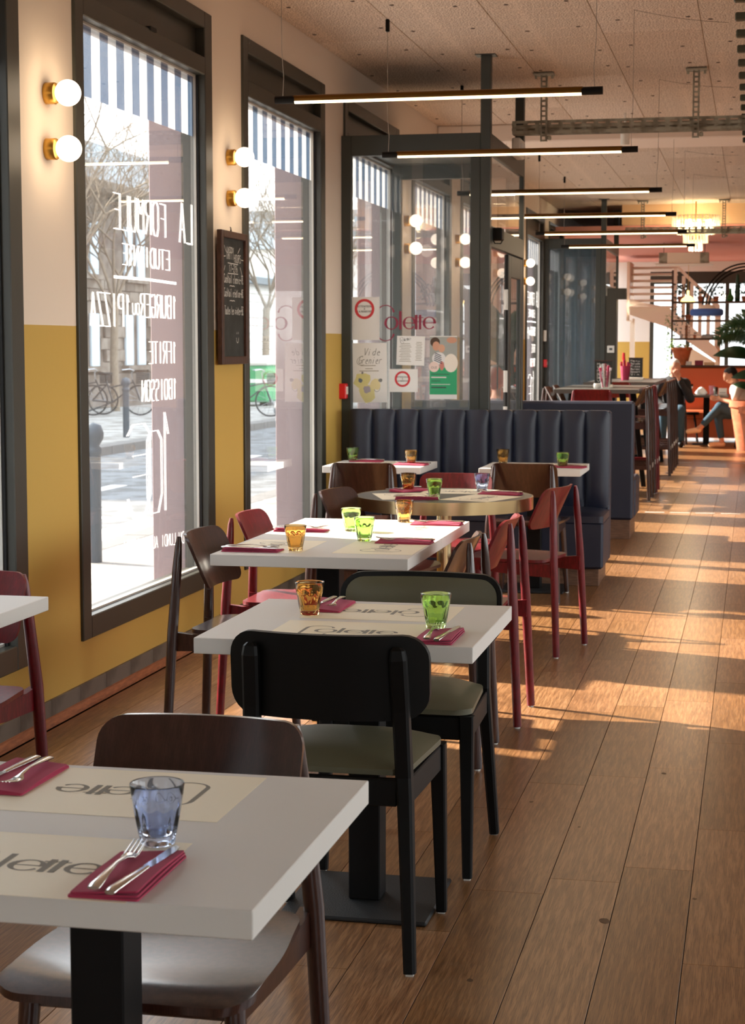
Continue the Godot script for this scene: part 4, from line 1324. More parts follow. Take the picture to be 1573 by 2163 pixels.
	for q in [[-0.819, -2.238, 0, "burgundy napkin at the front edge of the nearest table"], [-1.185, -2.715, 180, "burgundy napkin at the left edge of the picture on the nearest table"], [-0.752, -4.286, 0, "burgundy napkin before the green tumbler on the table between black chairs"], [-1.135, -4.735, 180, "burgundy napkin behind the amber tumbler on the table between black chairs"],
		[-1.72, -6.0, -90, "burgundy napkin at the near left of the pushed together tables"], [-1.245, -6.36, 90, "burgundy napkin at the near right of the pushed together tables"], [-1.72, -6.69, -90, "burgundy napkin at the far left of the pushed together tables"], [-1.245, -7.04, 90, "burgundy napkin at the far right of the pushed together tables"],
		[-1.55, -8.22, -80, "burgundy napkin at the front left of the round table"], [-1.2, -8.56, 80, "burgundy napkin at the right of the round table"], [-1.67, -8.66, 150, "burgundy napkin under the amber tumbler of the round table"], [-2.03, -10.57, 80, "burgundy napkin under the amber tumbler of the left banquette table"], [-2.36, -10.82, 90, "burgundy napkin beside the green tumbler of the left banquette table"], [-1.07, -10.54, 80, "burgundy napkin beside the green tumbler of the right banquette table"]]:
		var o := tag(MeshInstance3D.new(), q[3], "napkin", "folded burgundy napkins")
		o.name = numbered("napkin")
		o.mesh = C.napkin
		o.material_override = M.napkin
		o.position = Vector3(q[0], 0.7508, q[1])
		o.rotation.y = deg_to_rad(q[2])
		add_child(o)
		var where: String = q[3].trim_prefix("burgundy napkin ")
		var under := where.begins_with("under")
		for e in [["fork", -0.016, 2.0], ["knife", 0.022, -5.0]]:
			var c := tag(MeshInstance3D.new(), "steel %s on the napkin %s" % [e[0], where], e[0], "%s on napkins" % e[0])
			c.name = numbered(e[0])
			c.mesh = C[e[0]]
			c.material_override = M.cutlery
			c.transform = Transform3D(Basis(Vector3.UP, deg_to_rad(q[2])), o.position) * Transform3D(Basis(Vector3.UP, deg_to_rad(e[2])), Vector3(e[1] + (0.03 if under else 0.0), 0.0125 + (0.002 if e[0] == "fork" else 0.0), 0.005))
			add_child(c)


func fork_mesh() -> ArrayMesh:
	var s := st()
	tube(s, [Vector3(0, 0.0, 0.097), Vector3(0, 0.0015, 0.085), Vector3(0, 0.004, 0.045), Vector3(0, 0.006, 0.0), Vector3(0, 0.003, -0.035), Vector3(0, -0.001, -0.05)], [0.0085, 0.0098, 0.0062, 0.0035, 0.0045, 0.0105], 10, Vector2(1, 0.3))
	tube(s, [Vector3(0, -0.001, -0.048), Vector3(0, -0.001, -0.066)], [0.011, 0.0115], 10, Vector2(1, 0.16))
	for i in 4:
		var x := -0.0093 + i * 0.0062
		tube(s, [Vector3(x, -0.001, -0.062), Vector3(x, 0.0015, -0.08), Vector3(x * 0.96, 0.008, -0.108)], [0.0021, 0.0019, 0.001], 6, Vector2(1, 0.7))
	return done(s)


func knife_mesh() -> ArrayMesh:
	var s := st()
	tube(s, [Vector3(0, 0.0, 0.105), Vector3(0, 0.001, 0.095), Vector3(0, 0.001, 0.05), Vector3(0, 0.001, 0.0), Vector3(0, 0.001, -0.012)], [0.0075, 0.0092, 0.0078, 0.006, 0.005], 10, Vector2(1, 0.45))
	prism(s, PackedVector2Array([Vector2(-0.006, -0.012), Vector2(0.007, -0.012), Vector2(0.0085, -0.05), Vector2(0.009, -0.095), Vector2(0.0055, -0.112), Vector2(-0.002, -0.118), Vector2(-0.006, -0.1)]), 0.0014, Transform3D(Basis(Vector3(1, 0, 0), Vector3(0, 0, 1), Vector3(0, -1, 0)), Vector3(0, 0.0017, 0)))
	return done(s)


# ---------------------------------------------------------------- chairs

func bar(s: SurfaceTool, pts: Array, sizes: Array, bevel := 0.005) -> void:   # a squared rail with chamfered edges: sizes are (along x, along the other axis)
	var rings := []
	for i in pts.size():
		var d: Vector3 = (pts[mini(i + 1, pts.size() - 1)] - pts[maxi(i - 1, 0)]).normalized()
		var side := (Vector3.RIGHT - d * d.x).normalized()
		var over := side.cross(d)
		var h: Vector2 = sizes[i] / 2.0
		var ring := []
		for q in [[-1, -1, 0], [-1, -1, 1], [1, -1, 1], [1, -1, 0], [1, 1, 0], [1, 1, 1], [-1, 1, 1], [-1, 1, 0]]:
			ring.append(pts[i] + side * q[0] * (h.x - bevel * q[2]) + over * q[1] * (h.y - bevel * (1 - q[2])))
		rings.append(ring)
	s.set_smooth_group(-1)
	for i in rings.size() - 1:
		for k in 8:
			var m := (k + 1) % 8
			var p := [rings[i][k], rings[i][m], rings[i + 1][m], rings[i + 1][k]]
			face(s, p, (pts[i] + pts[i + 1]) / 2.0)
	face(s, rings[0].duplicate(), pts[1])
	face(s, rings[-1].duplicate(), pts[-2])


func cafe_chair(colour: String, label: String, at: Vector3, turn: float, group: String, high := false) -> void:
	var key := "bar_" if high else "cafe_"
	var seat := 0.755 if high else 0.452
	var top := 1.075 if high else 0.80
	var bw := 0.36 if high else 0.385
	var bh := 0.17 if high else 0.2
	if not C.has(key + "seat"):
		var s := st()
		rounded(s, bw, bh, 0.042, func(x, y, o):
			var u: float = (y / bh) + 0.5
			var z: float = lerpf(0.168, 0.258, u) - 0.038 * pow(x / 0.19, 2.0) + o * 0.006
			return Vector3(x, top - bh + (y + bh / 2), z), 5, 12)
		C[key + "back"] = done(s)
		s = st()
		rounded(s, 0.43, 0.455, 0.055, func(x, y, o):
			var d: float = y / 0.455 + 0.5      # 0 at the rear
			var k: float = lerpf(0.9, 1.0, smoothstep(0.0, 0.6, d))
			var dish: float = -0.012 * (1.0 - pow(x / 0.21, 2.0)) * smoothstep(0.0, 0.35, d) * (1.0 - smoothstep(0.6, 0.95, d)) - 0.02 * pow(maxf(0.0, d - 0.85) / 0.15, 2.0) * 0.6
			return Vector3(x * k, seat + dish + o * 0.007, -y - 0.017), 10, 10)
		C[key + "seat"] = done(s)
		for e in [-1, 1]:
			s = st()
			tube(s, [Vector3(0.212 * e, 0.006, 0.29), Vector3(0.194 * e, seat, 0.268), Vector3(0.174 * e, top - 0.12, 0.256), Vector3(0.168 * e, top - 0.035, 0.252), Vector3(0.166 * e, top - 0.01, 0.25)], [0.0165, 0.0195, 0.017, 0.012, 0.007], 12)
			C[key + "rear%d" % e] = done(s)
			s = st()
			tube(s, [Vector3(0.198 * e, 0.006, -0.205), Vector3(0.172 * e, seat - 0.012, -0.165)], [0.0135, 0.0185], 12)
			C[key + "front%d" % e] = done(s)
			s = st()
			var poly := PackedVector2Array([Vector2(0.275, seat - 0.075), Vector2(0.275, seat - 0.005), Vector2(0.2, seat - 0.012), Vector2(-0.15, seat - 0.009), Vector2(-0.17, seat - 0.05), Vector2(0.05, seat - 0.066)])
			prism(s, poly, 0.024, Transform3D(Basis(Vector3(0, 0, 1), Vector3(0, 1, 0), Vector3(-1, 0, 0)), Vector3(0.178 * e + 0.012, 0, 0)))
			C[key + "rail%d" % e] = done(s)
		s = st()
		box(s, Vector3(0, seat - 0.032, -0.16), Vector3(0.34, 0.045, 0.02), 0.003)
		C[key + "cross"] = done(s)
		s = st()
		lathe(s, [Vector2(0.0001, 0), Vector2(0.011, 0), Vector2(0.011, 0), Vector2(0.011, 0.006)], 12)
		C.glide = done(s)
	var o := thing("bar_chair" if high else "cafe_chair", label, "bar chair" if high else "chair", at, deg_to_rad(turn), group)
	var m: Material = M[colour]
	part(o, "backrest", C[key + "back"], m)
	part(o, "seat", C[key + "seat"], m)
	for e in [-1, 1]:
		part(o, "leg", C[key + "rear%d" % e], m)
		part(o, "leg", C[key + "front%d" % e], m)
		part(o, "side_rail", C[key + "rail%d" % e], m)
		part(o, "glide", C.glide, M.gasket, Vector3(0.212 * e, 0, 0.29))
		part(o, "glide", C.glide, M.gasket, Vector3(0.198 * e, 0, -0.205))
	part(o, "front_rail", C[key + "cross"], m)
	if high:
		for y in [0.26, 0.42]:
			bx(o, "footrest", Vector3(-0.17, y, -0.2), Vector3(0.17, y + 0.03, -0.18), m, 0.003)
		for e in [-0.19, 0.19]:
			bx(o, "footrest", Vector3(e - 0.01, 0.3, -0.19), Vector3(e + 0.01, 0.335, 0.28), m, 0.003)
			bx(o, "foot_plate", Vector3(e - 0.02, 0.3, 0.295), Vector3(e + 0.02, 0.345, 0.3), M.gasket, 0.001)


func padded_chair(label: String, at: Vector3, turn: float) -> void:
	if not C.has("pad_seat"):
		var s := st()
		rounded(s, 0.485, 0.205, 0.062, func(x, y, o): return Vector3(x, 0.695 + y, 0.235 + 0.09 * y - 0.06 * pow(x / 0.24, 2.0) + o * 0.011), 5, 14)
		C.shell = done(s)
		s = st()
		rounded(s, 0.455, 0.175, 0.05, func(x, y, o):
			var puff: float = 0.016 * (1.0 - pow(absf(x / 0.2275), 6.0)) * (1.0 - pow(absf(y / 0.0875), 4.0)) if o < 0 else 0.0
			return Vector3(x, 0.696 + y, 0.226 + 0.09 * y - 0.06 * pow(x / 0.24, 2.0) + o * 0.004 - puff), 8, 14)
		C.back_pad = done(s)
		s = st()
		rounded(s, 0.425, 0.40, 0.05, func(x, y, o):
			var k: float = 1.0 - 0.11 * (0.5 - y / 0.40)
			var edge: float = (1.0 - pow(absf(x / 0.2125), 4.0)) * (1.0 - pow(absf(y / 0.2), 4.0))
			return Vector3(x * k, 0.458 + (0.014 + 0.038 * edge if o > 0 else 0.0), -y - 0.005), 12, 14)
		C.pad_seat = done(s)
		for e in [-1, 1]:
			s = st()
			bar(s, [Vector3(0.212 * e, 0.005, 0.262), Vector3(0.19 * e, 0.40, 0.205), Vector3(0.186 * e, 0.46, 0.2), Vector3(0.181 * e, 0.62, 0.216), Vector3(0.178 * e, 0.745, 0.238), Vector3(0.177 * e, 0.765, 0.238), Vector3(0.177 * e, 0.772, 0.236)], [Vector2(0.028, 0.032), Vector2(0.036, 0.044), Vector2(0.038, 0.045), Vector2(0.04, 0.036), Vector2(0.04, 0.03), Vector2(0.034, 0.026), Vector2(0.022, 0.018)], 0.006)
			C["post%d" % e] = done(s)
			s = st()
			bar(s, [Vector3(0.205 * e, 0.005, -0.212), Vector3(0.198 * e, 0.455, -0.188)], [Vector2(0.026, 0.026), Vector2(0.04, 0.04)], 0.004)
			C["pad_front%d" % e] = done(s)
			s = st()
			bar(s, [Vector3(0.187 * e, 0.42, 0.2), Vector3(0.197 * e, 0.42, -0.17)], [Vector2(0.024, 0.066), Vector2(0.024, 0.066)], 0.003)
			C["pad_rail%d" % e] = done(s)
		C.pad_glide = boxm(Vector3(0.018, 0.005, 0.018))
	var o := thing("padded_chair", label, "chair", at, deg_to_rad(turn), "black chairs with olive pads")
	part(o, "back_shell", C.shell, M.ebony)
	part(o, "back_pad", C.back_pad, M.olive)
	part(o, "seat_pad", C.pad_seat, M.olive)
	for e in [-1, 1]:
		part(o, "leg", C["post%d" % e], M.ebony)
		part(o, "leg", C["pad_front%d" % e], M.ebony)
		part(o, "side_rail", C["pad_rail%d" % e], M.ebony)
		part(o, "glide", C.pad_glide, M.gasket, Vector3(0.212 * e, 0.0025, 0.262))
		part(o, "glide", C.pad_glide, M.gasket, Vector3(0.205 * e, 0.0025, -0.212))
	bx(o, "front_rail", Vector3(-0.18, 0.388, -0.2), Vector3(0.18, 0.453, -0.176), M.ebony, 0.003)
	bx(o, "rear_rail", Vector3(-0.17, 0.388, 0.19), Vector3(0.17, 0.453, 0.214), M.ebony, 0.003)


func chairs() -> void:
	var g := "stained plywood cafe chairs"
	cafe_chair("brown", "dark brown plywood chair behind the nearest table, facing the viewer", Vector3(-0.962, 0, -2.80), 180, g)
	cafe_chair("red", "red plywood chair behind the wall table at the left edge of the picture", Vector3(-2.29, 0, -4.68), 180, g)
	cafe_chair("brown", "dark brown chair at the left of the pushed together tables, nearer the viewer", Vector3(-1.75, 0, -6.2), -92, g)
	cafe_chair("red", "red chair at the left of the pushed together tables, in front of the yellow wall", Vector3(-1.77, 0, -6.91), -90, g)
	cafe_chair("brown", "brown chair right of the pushed together tables, half hidden by the olive chair back", Vector3(-1.206, 0, -6.22), 90, g)
	cafe_chair("red", "red chair at the right of the pushed together tables, its legs in the sun", Vector3(-1.16, 0, -6.93), 90, g)
	cafe_chair("brown", "brown chair at the left of the round table", Vector3(-1.70, 0, -8.07), -101, g)
	cafe_chair("red", "red chair behind the round table, facing the viewer", Vector3(-1.53, 0, -9.02), 180, g)
	cafe_chair("red", "red chair at the right of the round table, turned slightly away", Vector3(-1.127, 0, -8.56), 77, g)
	cafe_chair("brown", "brown chair seen from behind at the left banquette table", Vector3(-2.21, 0, -10.21), 2, g)
	cafe_chair("brown", "brown chair seen from behind at the right banquette table", Vector3(-1.28, 0, -10.35), -2, g)
	padded_chair("black chair with an olive seat pad seen from behind, nearest black chair", Vector3(-0.975, 0, -4.235), 0)
	padded_chair("black chair with an olive padded back facing the viewer, behind the second table", Vector3(-0.955, 0, -4.955), 180)


func banquettes() -> void:
	var o := thing("banquette", "navy leather banquette with a channel tufted back facing the viewer", "bench", Vector3(-1.73, 0, -11.3))
	var s := st()
	rounded(s, 0.1525, 0.62, 0.03, func(x, y, side):
		var puff: float = 0.034 * (1.0 - pow(absf(x / 0.0765), 3.0)) * (1.0 - 0.7 * pow(absf(y / 0.31), 8.0)) if side > 0 else 0.0
		return Vector3(x, y, 0.02 * side + puff), 12, 8)
	var roll := done(s)
	for i in 11:
		part(o, "back_channel", roll, M.navy, Vector3(-0.765 + i * 0.153, 0.755, 0.02))
	bx(o, "back_board", Vector3(-0.85, 0.11, -0.105), Vector3(0.845, 1.06, 0.005), M.navy_panel, 0.012)
	s = st()
	rounded(s, 1.69, 0.5, 0.03, func(x, z, side):
		var edge: float = (1.0 - pow(absf(x / 0.845), 24.0)) * (1.0 - pow(absf(z / 0.25), 6.0))
		return Vector3(x, 0.40 + (0.035 + 0.025 * edge if side > 0 else -0.005), -z + 0.24), 12, 16)
	part(o, "seat_cushion", done(s), M.navy)
	bx(o, "seat_front", Vector3(-0.845, 0.11, 0.0), Vector3(0.845, 0.40, 0.48), M.navy_panel, 0.014)
	bx(o, "plinth", Vector3(-0.82, 0, -0.1), Vector3(0.815, 0.11, 0.42), M.plinth, 0.002)
	o = thing("banquette", "second navy banquette turned away, its plain back just behind the first", "bench", Vector3(-1.75, 0, -13.6))
	bx(o, "back_board", Vector3(-0.85, 0.15, -0.14), Vector3(0.86, 1.05, 0.03), M.navy_panel, 0.016)
	bx(o, "seat_front", Vector3(-0.85, 0.15, -0.62), Vector3(0.87, 0.46, -0.14), M.navy_panel, 0.02)
	bx(o, "plinth", Vector3(-0.82, 0, -0.58), Vector3(0.84, 0.15, 0.0), M.plinth, 0.002)


# ---------------------------------------------------------------- the high tables farther on

func high_tables() -> void:
	for q in [[Vector3(-1.48, 0, -17.95), 1.9, "nearer grey topped high table, glass of cutlery on it"], [Vector3(-1.5, 0, -21.6), 2.8, "farther grey topped high table, red cup on it"]]:
		var o := thing("high_table", q[2], "high table", q[0], 0.0, "grey high tables")
		var l: float = q[1] / 2
		bx(o, "tabletop", Vector3(-0.4, 1.02, -l), Vector3(0.4, 1.06, l), M.stone_top, 0.002)
		for ez in [-1, 1]:
			for ex in [-1, 1]:
				var s := st()
				bar(s, [Vector3(0.36 * ex, 0, (l - 0.12) * ez), Vector3(0.24 * ex, 1.02, (l - 0.2) * ez)], [Vector2(0.05, 0.05), Vector2(0.06, 0.06)], 0.004)
				part(o, "leg", done(s), M.black)
			bx(o, "foot_rail", Vector3(-0.31, 0.3, (l - 0.14) * ez - 0.02), Vector3(0.31, 0.34, (l - 0.14) * ez + 0.02), M.black)
	var g := "stained bar chairs round the high tables"
	cafe_chair("red", "red bar chair at the near end of the nearer high table", Vector3(-1.457, 0, -16.6), 0, g, true)
	cafe_chair("brown", "brown bar chair at the right of the nearer high table, nearest of its row", Vector3(-1.25, 0, -17.16), 90, g, true)
	cafe_chair("brown", "brown bar chair at the right of the nearer high table, middle of its row", Vector3(-1.25, 0, -17.66), 90, g, true)
	cafe_chair("red", "red bar chair at the right of the nearer high table, last of its row", Vector3(-1.235, 0, -18.16), 90, g, true)
	cafe_chair("brown", "brown bar chair at the left of the nearer high table, nearest of its row", Vector3(-1.75, 0, -17.4), -90, g, true)
	cafe_chair("brown", "brown bar chair at the left of the nearer high table, second of its row", Vector3(-1.75, 0, -18.1), -90, g, true)
	cafe_chair("red", "red bar chair at the near end of the farther high table", Vector3(-1.5, 0, -19.85), 0, g, true)
	for i in 4:
		cafe_chair("brown", "brown bar chair at the right of the farther high table, %s of its row" % ["nearest", "second", "third", "farthest"][i], Vector3(-1.21, 0, -20.5 - i * 0.52), 90, g, true)
	# what stands on them
	var y := 1.06
	for q in [[-1.426, -17.47, "glass of wrapped cutlery on the nearer high table"], [-1.53, -21.66, "red cup of straws on the farther high table"]]:
		var red: bool = q[1] < -20
		var o := thing("cutlery_pot", q[2], "cutlery pot", Vector3(q[0], y, q[1]))
		var s := st()
		lathe(s, [Vector2(0.0001, 0), Vector2(0.045, 0), Vector2(0.045, 0), Vector2(0.062, 0.17), Vector2(0.062, 0.17), Vector2(0.058, 0.17), Vector2(0.058, 0.17), Vector2(0.042, 0.008), Vector2(0.042, 0.008), Vector2(0.0001, 0.008)], 24)
		part(o, "pot", done(s), M.napkin if red else M.clear_glass)
		for i in 7:
			var a := TAU * i / 7
			s = st()
			tube(s, [Vector3(cos(a) * 0.025, 0.012, sin(a) * 0.025), Vector3(cos(a) * 0.055, 0.2 + 0.02 * (i % 3), sin(a) * 0.055)], [0.008, 0.014], 6, Vector2(1, 0.4))
			part(o, "wrapped_cutlery", done(s), M.napkin if i % 2 or red else M.cutlery)
		if red:
			s = st()
			tube(s, [Vector3(0.01, 0.1, 0), Vector3(-0.02, 0.26, 0), Vector3(-0.02, 0.33, 0)], [0.012, 0.02, 0.016], 8)
			part(o, "red_straw", done(s), M.alarm)
	for q in [[-1.47, -17.75, 4.0, "small chalk menu stand beside the glass of cutlery on the nearer high table"], [-1.42, -21.9, -6.0, "small chalk menu stand beside the red cup on the farther high table"]]:
		var o := thing("menu_stand", q[3], "menu stand", Vector3(q[0], y, q[1]), deg_to_rad(q[2]))
		bx(o, "foot", Vector3(-0.1, 0, -0.035), Vector3(0.1, 0.03, 0.035), M.pale_wood, 0.003)
		bx(o, "slate", Vector3(-0.085, 0.03, -0.008), Vector3(0.085, 0.26, 0.008), M.slate, 0.002)
		bx(o, "frame_edge", Vector3(-0.09, 0.26, -0.012), Vector3(0.09, 0.27, 0.012), M.walnut)
		var s := st()
		for i in 6:
			handwriting(s, ["Menu", "Salade", "Pizza", "Burger", "Dessert", "Vin"][i], 0.12, 0.022, 0.003, Transform3D(Basis(), Vector3(-0.06, 0.22 - i * 0.033, 0.0085)))
		part(o, "chalk_lines", done(s), M.chalk)
	var t := thing("tealight", "small white candle cup on the nearer high table", "candle", Vector3(-1.49, y, -17.3))
	var s3 := st()
	lathe(s3, [Vector2(0.0001, 0), Vector2(0.03, 0), Vector2(0.032, 0.05), Vector2(0.032, 0.05), Vector2(0.028, 0.05), Vector2(0.028, 0.04), Vector2(0.0001, 0.04)], 16)
	part(t, "cup", done(s3), M.white_plastic)
	s3 = st()
	tube(s3, [Vector3(0, 0.04, 0), Vector3(0, 0.056, 0)], 0.002, 5)
	part(t, "wick", done(s3), M.black)


# ---------------------------------------------------------------- the far end of the room

func leaf(s: SurfaceTool, base: Vector3, dir: Vector3, up: Vector3, length: float, width: float, droop := 0.3) -> void:
	var side := dir.cross(up).normalized()
	var rows := []
	for i in 8:
		var u := i / 7.0
		var w := width * 0.5 * pow(sin(PI * minf(1.0, 0.06 + u * 0.94)), 0.7) if i < 7 else 0.002
		var mid := base + dir * length * u + up * length * (0.22 * sin(u * 2.2) - droop * u * u)
		rows.append([mid - side * w + up * w * 0.35, mid, mid + side * w + up * w * 0.35])
	for o in [0.0, 0.0015]:
		s.set_smooth_group(1 if o == 0.0 else 2)
		for i in 7:
			for k in 2:
				var p := [rows[i][k], rows[i][k + 1], rows[i + 1][k + 1], rows[i + 1][k]]
				if o == 0.0:
					quad(s, p[0], p[1], p[2], p[3])
				else:
					quad(s, p[0] - up * o, p[3] - up * o, p[2] - up * o, p[1] - up * o)
	s.set_smooth_group(-1)


func bushy(s: SurfaceTool, at: Vector3, size: Vector3, n: int, big := 0.06) -> void:
	for i in n:
		var p := at + Vector3(rng.randf_range(-1, 1) * size.x, rng.randf_range(-1, 1) * size.y, rng.randf_range(-1, 1) * size.z)
		var d := Vector3(rng.randf_range(-1, 1), rng.randf_range(-0.8, 0.6), rng.randf_range(-1, 1)).normalized()
		leaf(s, p, d, d.cross(Vector3(0.3, 0.2, 1.0).normalized()).normalized(), big * rng.randf_range(0.7, 1.3), big * 0.7, 0.3)


func far_room() -> void:
	# chandelier: a ring of glass rods over a smaller one
	var o := thing("chandelier", "glowing two tier chandelier of glass rods hanging at the far end", "chandelier", Vector3(-0.78, 0, -23.45))
	for tier in [[0.30, 3.0, 0.14, 40], [0.235, 2.9, 0.16, 32], [0.15, 2.79, 0.12, 22], [0.08, 2.69, 0.14, 12]]:
		var rods := st()
		for i in tier[3]:
			var a: float = TAU * i / tier[3]
			var p := Vector3(cos(a) * tier[0], tier[1], sin(a) * tier[0])
			tube(rods, [p, p + Vector3(0, tier[2], 0)], 0.011, 6)
		part(o, "glass_rods", done(rods), M.crystal)
		var ring := st()
		tube(ring, arc(Vector2.ZERO, tier[0] - 0.015, tier[0] - 0.015, 0, 360, 28).map(func(q): return Vector3(q.x, tier[1] + tier[2] - 0.01, q.y)), 0.006, 6)
		part(o, "ring", done(ring), M.brass)
	for i in 10:
		var a := TAU * i / 10
		var r := 0.22 if i % 2 else 0.14
		var b := st()
		tube(b, [Vector3(cos(a) * r, 2.93, sin(a) * r), Vector3(cos(a) * r, 3.08, sin(a) * r)], 0.016, 8)
		part(o, "bulb", done(b), M.glow)
	var stem := st()
	tube(stem, [Vector3(0, 2.75, 0), Vector3(0, CEIL, 0)], 0.008, 6)
	part(o, "stem", done(stem), M.brass)
	var cl := OmniLight3D.new()
	cl.name = "chandelier_light"
	cl.light_color = Color(1, 0.9, 0.75)
	cl.light_energy = 0.22
	cl.light_size = 0.1
	cl.omni_range = 40
	cl.omni_attenuation = 2.0
	cl.shadow_enabled = true
	cl.position = Vector3(0, 2.64, 0)
	o.add_child(cl, true)
	# wooden extractor box
	o = thing("extractor_box", "hanging wooden box with grey end grilles under the pink ceiling", "extractor", Vector3(-1.06, 2.665, -27.0))
	bx(o, "wooden_body", Vector3(-0.24, 0.02, -0.2), Vector3(0.24, 0.18, 0.2), M.pale_wood, 0.004)
	for e in [-0.3, 0.3]:
		bx(o, "end_grille", Vector3(e - 0.06, 0.02, -0.2), Vector3(e + 0.06, 0.18, 0.2), M.steel, 0.004)
		bx(o, "hanger", Vector3(e - 0.004, 0.18, -0.004), Vector3(e + 0.004, 0.335, 0.004), M.black)
	bx(o, "base_panel", Vector3(-0.42, 0, -0.25), Vector3(0.42, 0.02, 0.25), M.white_plastic, 0.004)
	# stairs
	o = thing("staircase", "pale wooden staircase turning in front of the far window", "staircase", Vector3(0, 0, -31.2))
	for i in 7:
		bx(o, "tread", Vector3(-2.12, 2.80 - i * 0.115, -0.4 + i * 0.12), Vector3(-1.34, 2.835 - i * 0.115, -0.1 + i * 0.12), M.pale_wood, 0.004)
	var s := st()
	prism(s, PackedVector2Array([Vector2(-2.1, 2.25), Vector2(-1.45, 2.12), Vector2(-0.62, 1.42), Vector2(-0.62, 1.2), Vector2(-1.45, 1.78), Vector2(-2.1, 2.0)]), 0.1, Transform3D(Basis(), Vector3(0, 0, 0.45)))
	part(o, "stringer", done(s), M.pale_wood)
	s = st()
	prism(s, PackedVector2Array([Vector2(-1.4, 2.86), Vector2(-1.34, 2.86), Vector2(-0.6, 2.16), Vector2(-0.6, 2.04)]), 0.05, Transform3D(Basis(), Vector3(0, 0, 0.4)))
	part(o, "handrail", done(s), M.pale_wood)
	for i in 6:
		var x := -1.38 + i * 0.14
		bx(o, "baluster", Vector3(x, 1.95 - i * 0.1, 0.41), Vector3(x + 0.06, 2.78 - i * 0.125, 0.44), M.pale_wood)
	bx(o, "side_board", Vector3(-2.16, 1.9, -0.5), Vector3(-2.11, 2.9, 0.5), M.pale_wood)
	s = st()
	prism(s, PackedVector2Array([Vector2(-1.2, 1.5), Vector2(-0.2, 0.9), Vector2(-0.2, 0.6), Vector2(-1.2, 1.2)]), 0.08, Transform3D(Basis(), Vector3(0, 0, -0.4)))
	part(o, "stringer", done(s), M.pale_wood)
	bx(o, "newel_post", Vector3(-2.16, 0, -0.5), Vector3(-2.08, 1.95, -0.4), M.pale_wood)
	bx(o, "newel_post", Vector3(-0.66, 0, 0.4), Vector3(-0.58, 2.1, 0.5), M.pale_wood)
	# shelf unit with plants
	o = thing("shelf_unit", "thin dark metal shelf unit full of plants at the far end", "shelf", Vector3(0, 0, -28.62))
	for x in [-1.31, 0.6]:
		bx(o, "upright", Vector3(x, 1.2, -0.02), Vector3(x + 0.03, 2.66, 0.02), M.walnut)
	for y in [2.17, 1.88, 1.595]:
		bx(o, "shelf_board", Vector3(-1.28, y - 0.03, -0.12), Vector3(0.6, y, 0.12), M.walnut)
		bx(o, "wire_rail", Vector3(-1.28, y + 0.045, 0.112), Vector3(0.6, y + 0.051, 0.118), M.walnut)
	bx(o, "upright", Vector3(-1.31, 0, -0.02), Vector3(-1.28, 1.2, 0.02), M.walnut)
	bx(o, "upright", Vector3(0.6, 0, -0.02), Vector3(0.63, 1.2, 0.02), M.walnut)
	for q in [["trailing_plant", -1.17, 2.17, 0.12, 46, "trailing green plant at the left end of the top shelf", M.leaf, true], ["shelf_plant", -0.86, 2.17, 0.09, 26, "small green plant on the top shelf behind the glowing lamp", M.leaf, false], ["shelf_plant", -0.62, 2.17, 0.1, 30, "dark green plant on the top shelf left of the vases", M.leaf, false], ["shelf_plant", -0.18, 2.17, 0.13, 44, "leafy dark plant on the top shelf right of the vases", M.leaf, false], ["cactus", -1.05, 1.88, 0.02, 6, "tiny plant in a pot on the middle shelf", M.leaf, false]]:
		var p := thing(q[0], q[5], "plant", Vector3(q[1], q[2], -28.62))
		s = st()
		lathe(s, [Vector2(0.0001, 0), Vector2(0.035, 0), Vector2(0.035, 0), Vector2(0.05, 0.08), Vector2(0.05, 0.08), Vector2(0.0001, 0.075)], 14)
		part(p, "pot", done(s), M.terracotta)
		s = st()
		bushy(s, Vector3(0, 0.1 + q[3] * 0.7, 0.02), Vector3(q[3], q[3] * 0.8, q[3] * 0.6), q[4], 0.07 if q[3] > 0.05 else 0.03)
		if q[7]:
			for v in 3:
				for k in 10:
					bushy(s, Vector3(-0.06 + v * 0.09, 0.02 - k * 0.055, 0.13), Vector3(0.02, 0.02, 0.01), 1 + (1 if v == 0 else 0), 0.06)
		tag(part(p, "foliage", done(s), q[6]), "", "", "", "stuff")
	for q in [["vase", -0.4, [0.0001, 0.04, 0.055, 0.05, 0.022, 0.016, 0.02], [0, 0, 0.04, 0.075, 0.11, 0.19, 0.2], M.vase, "round green bottle vase with a thin neck on the top shelf"], ["vase", -0.29, [0.0001, 0.04, 0.04, 0.036, 0.03, 0.024, 0.02], [0, 0, 0.1, 0.22, 0.33, 0.4, 0.42], M.vase_dark, "tall dark green vase on the top shelf"]]:
		s = st()
		var prof := []
		for i in q[2].size():
			prof.append(Vector2(q[2][i], q[3][i]))
		prof.append(Vector2(0.0001, q[3][-1]))
		lathe(s, prof, 20)
		var p := tag(MeshInstance3D.new(), q[5], "vase")
		p.name = numbered("vase")
		p.mesh = done(s)
		p.material_override = q[4]
		p.position = Vector3(q[1], 2.17, -28.62)
		add_child(p)
	o = thing("wooden_ornament", "small carved reddish wooden panel on the lower shelf", "ornament", Vector3(-1.05, 1.595, -28.62))
	bx(o, "board", Vector3(-0.04, 0, -0.02), Vector3(0.0, 0.2, 0.02), M.mouldwood)
	for i in 4:
		for e in [-45, 45]:
			part(o, "lattice_bar", boxm(Vector3(0.05, 0.006, 0.01)), M.mouldwood, Vector3(0.022, 0.025 + i * 0.048, 0), rot(Vector3(0, 0, e)))
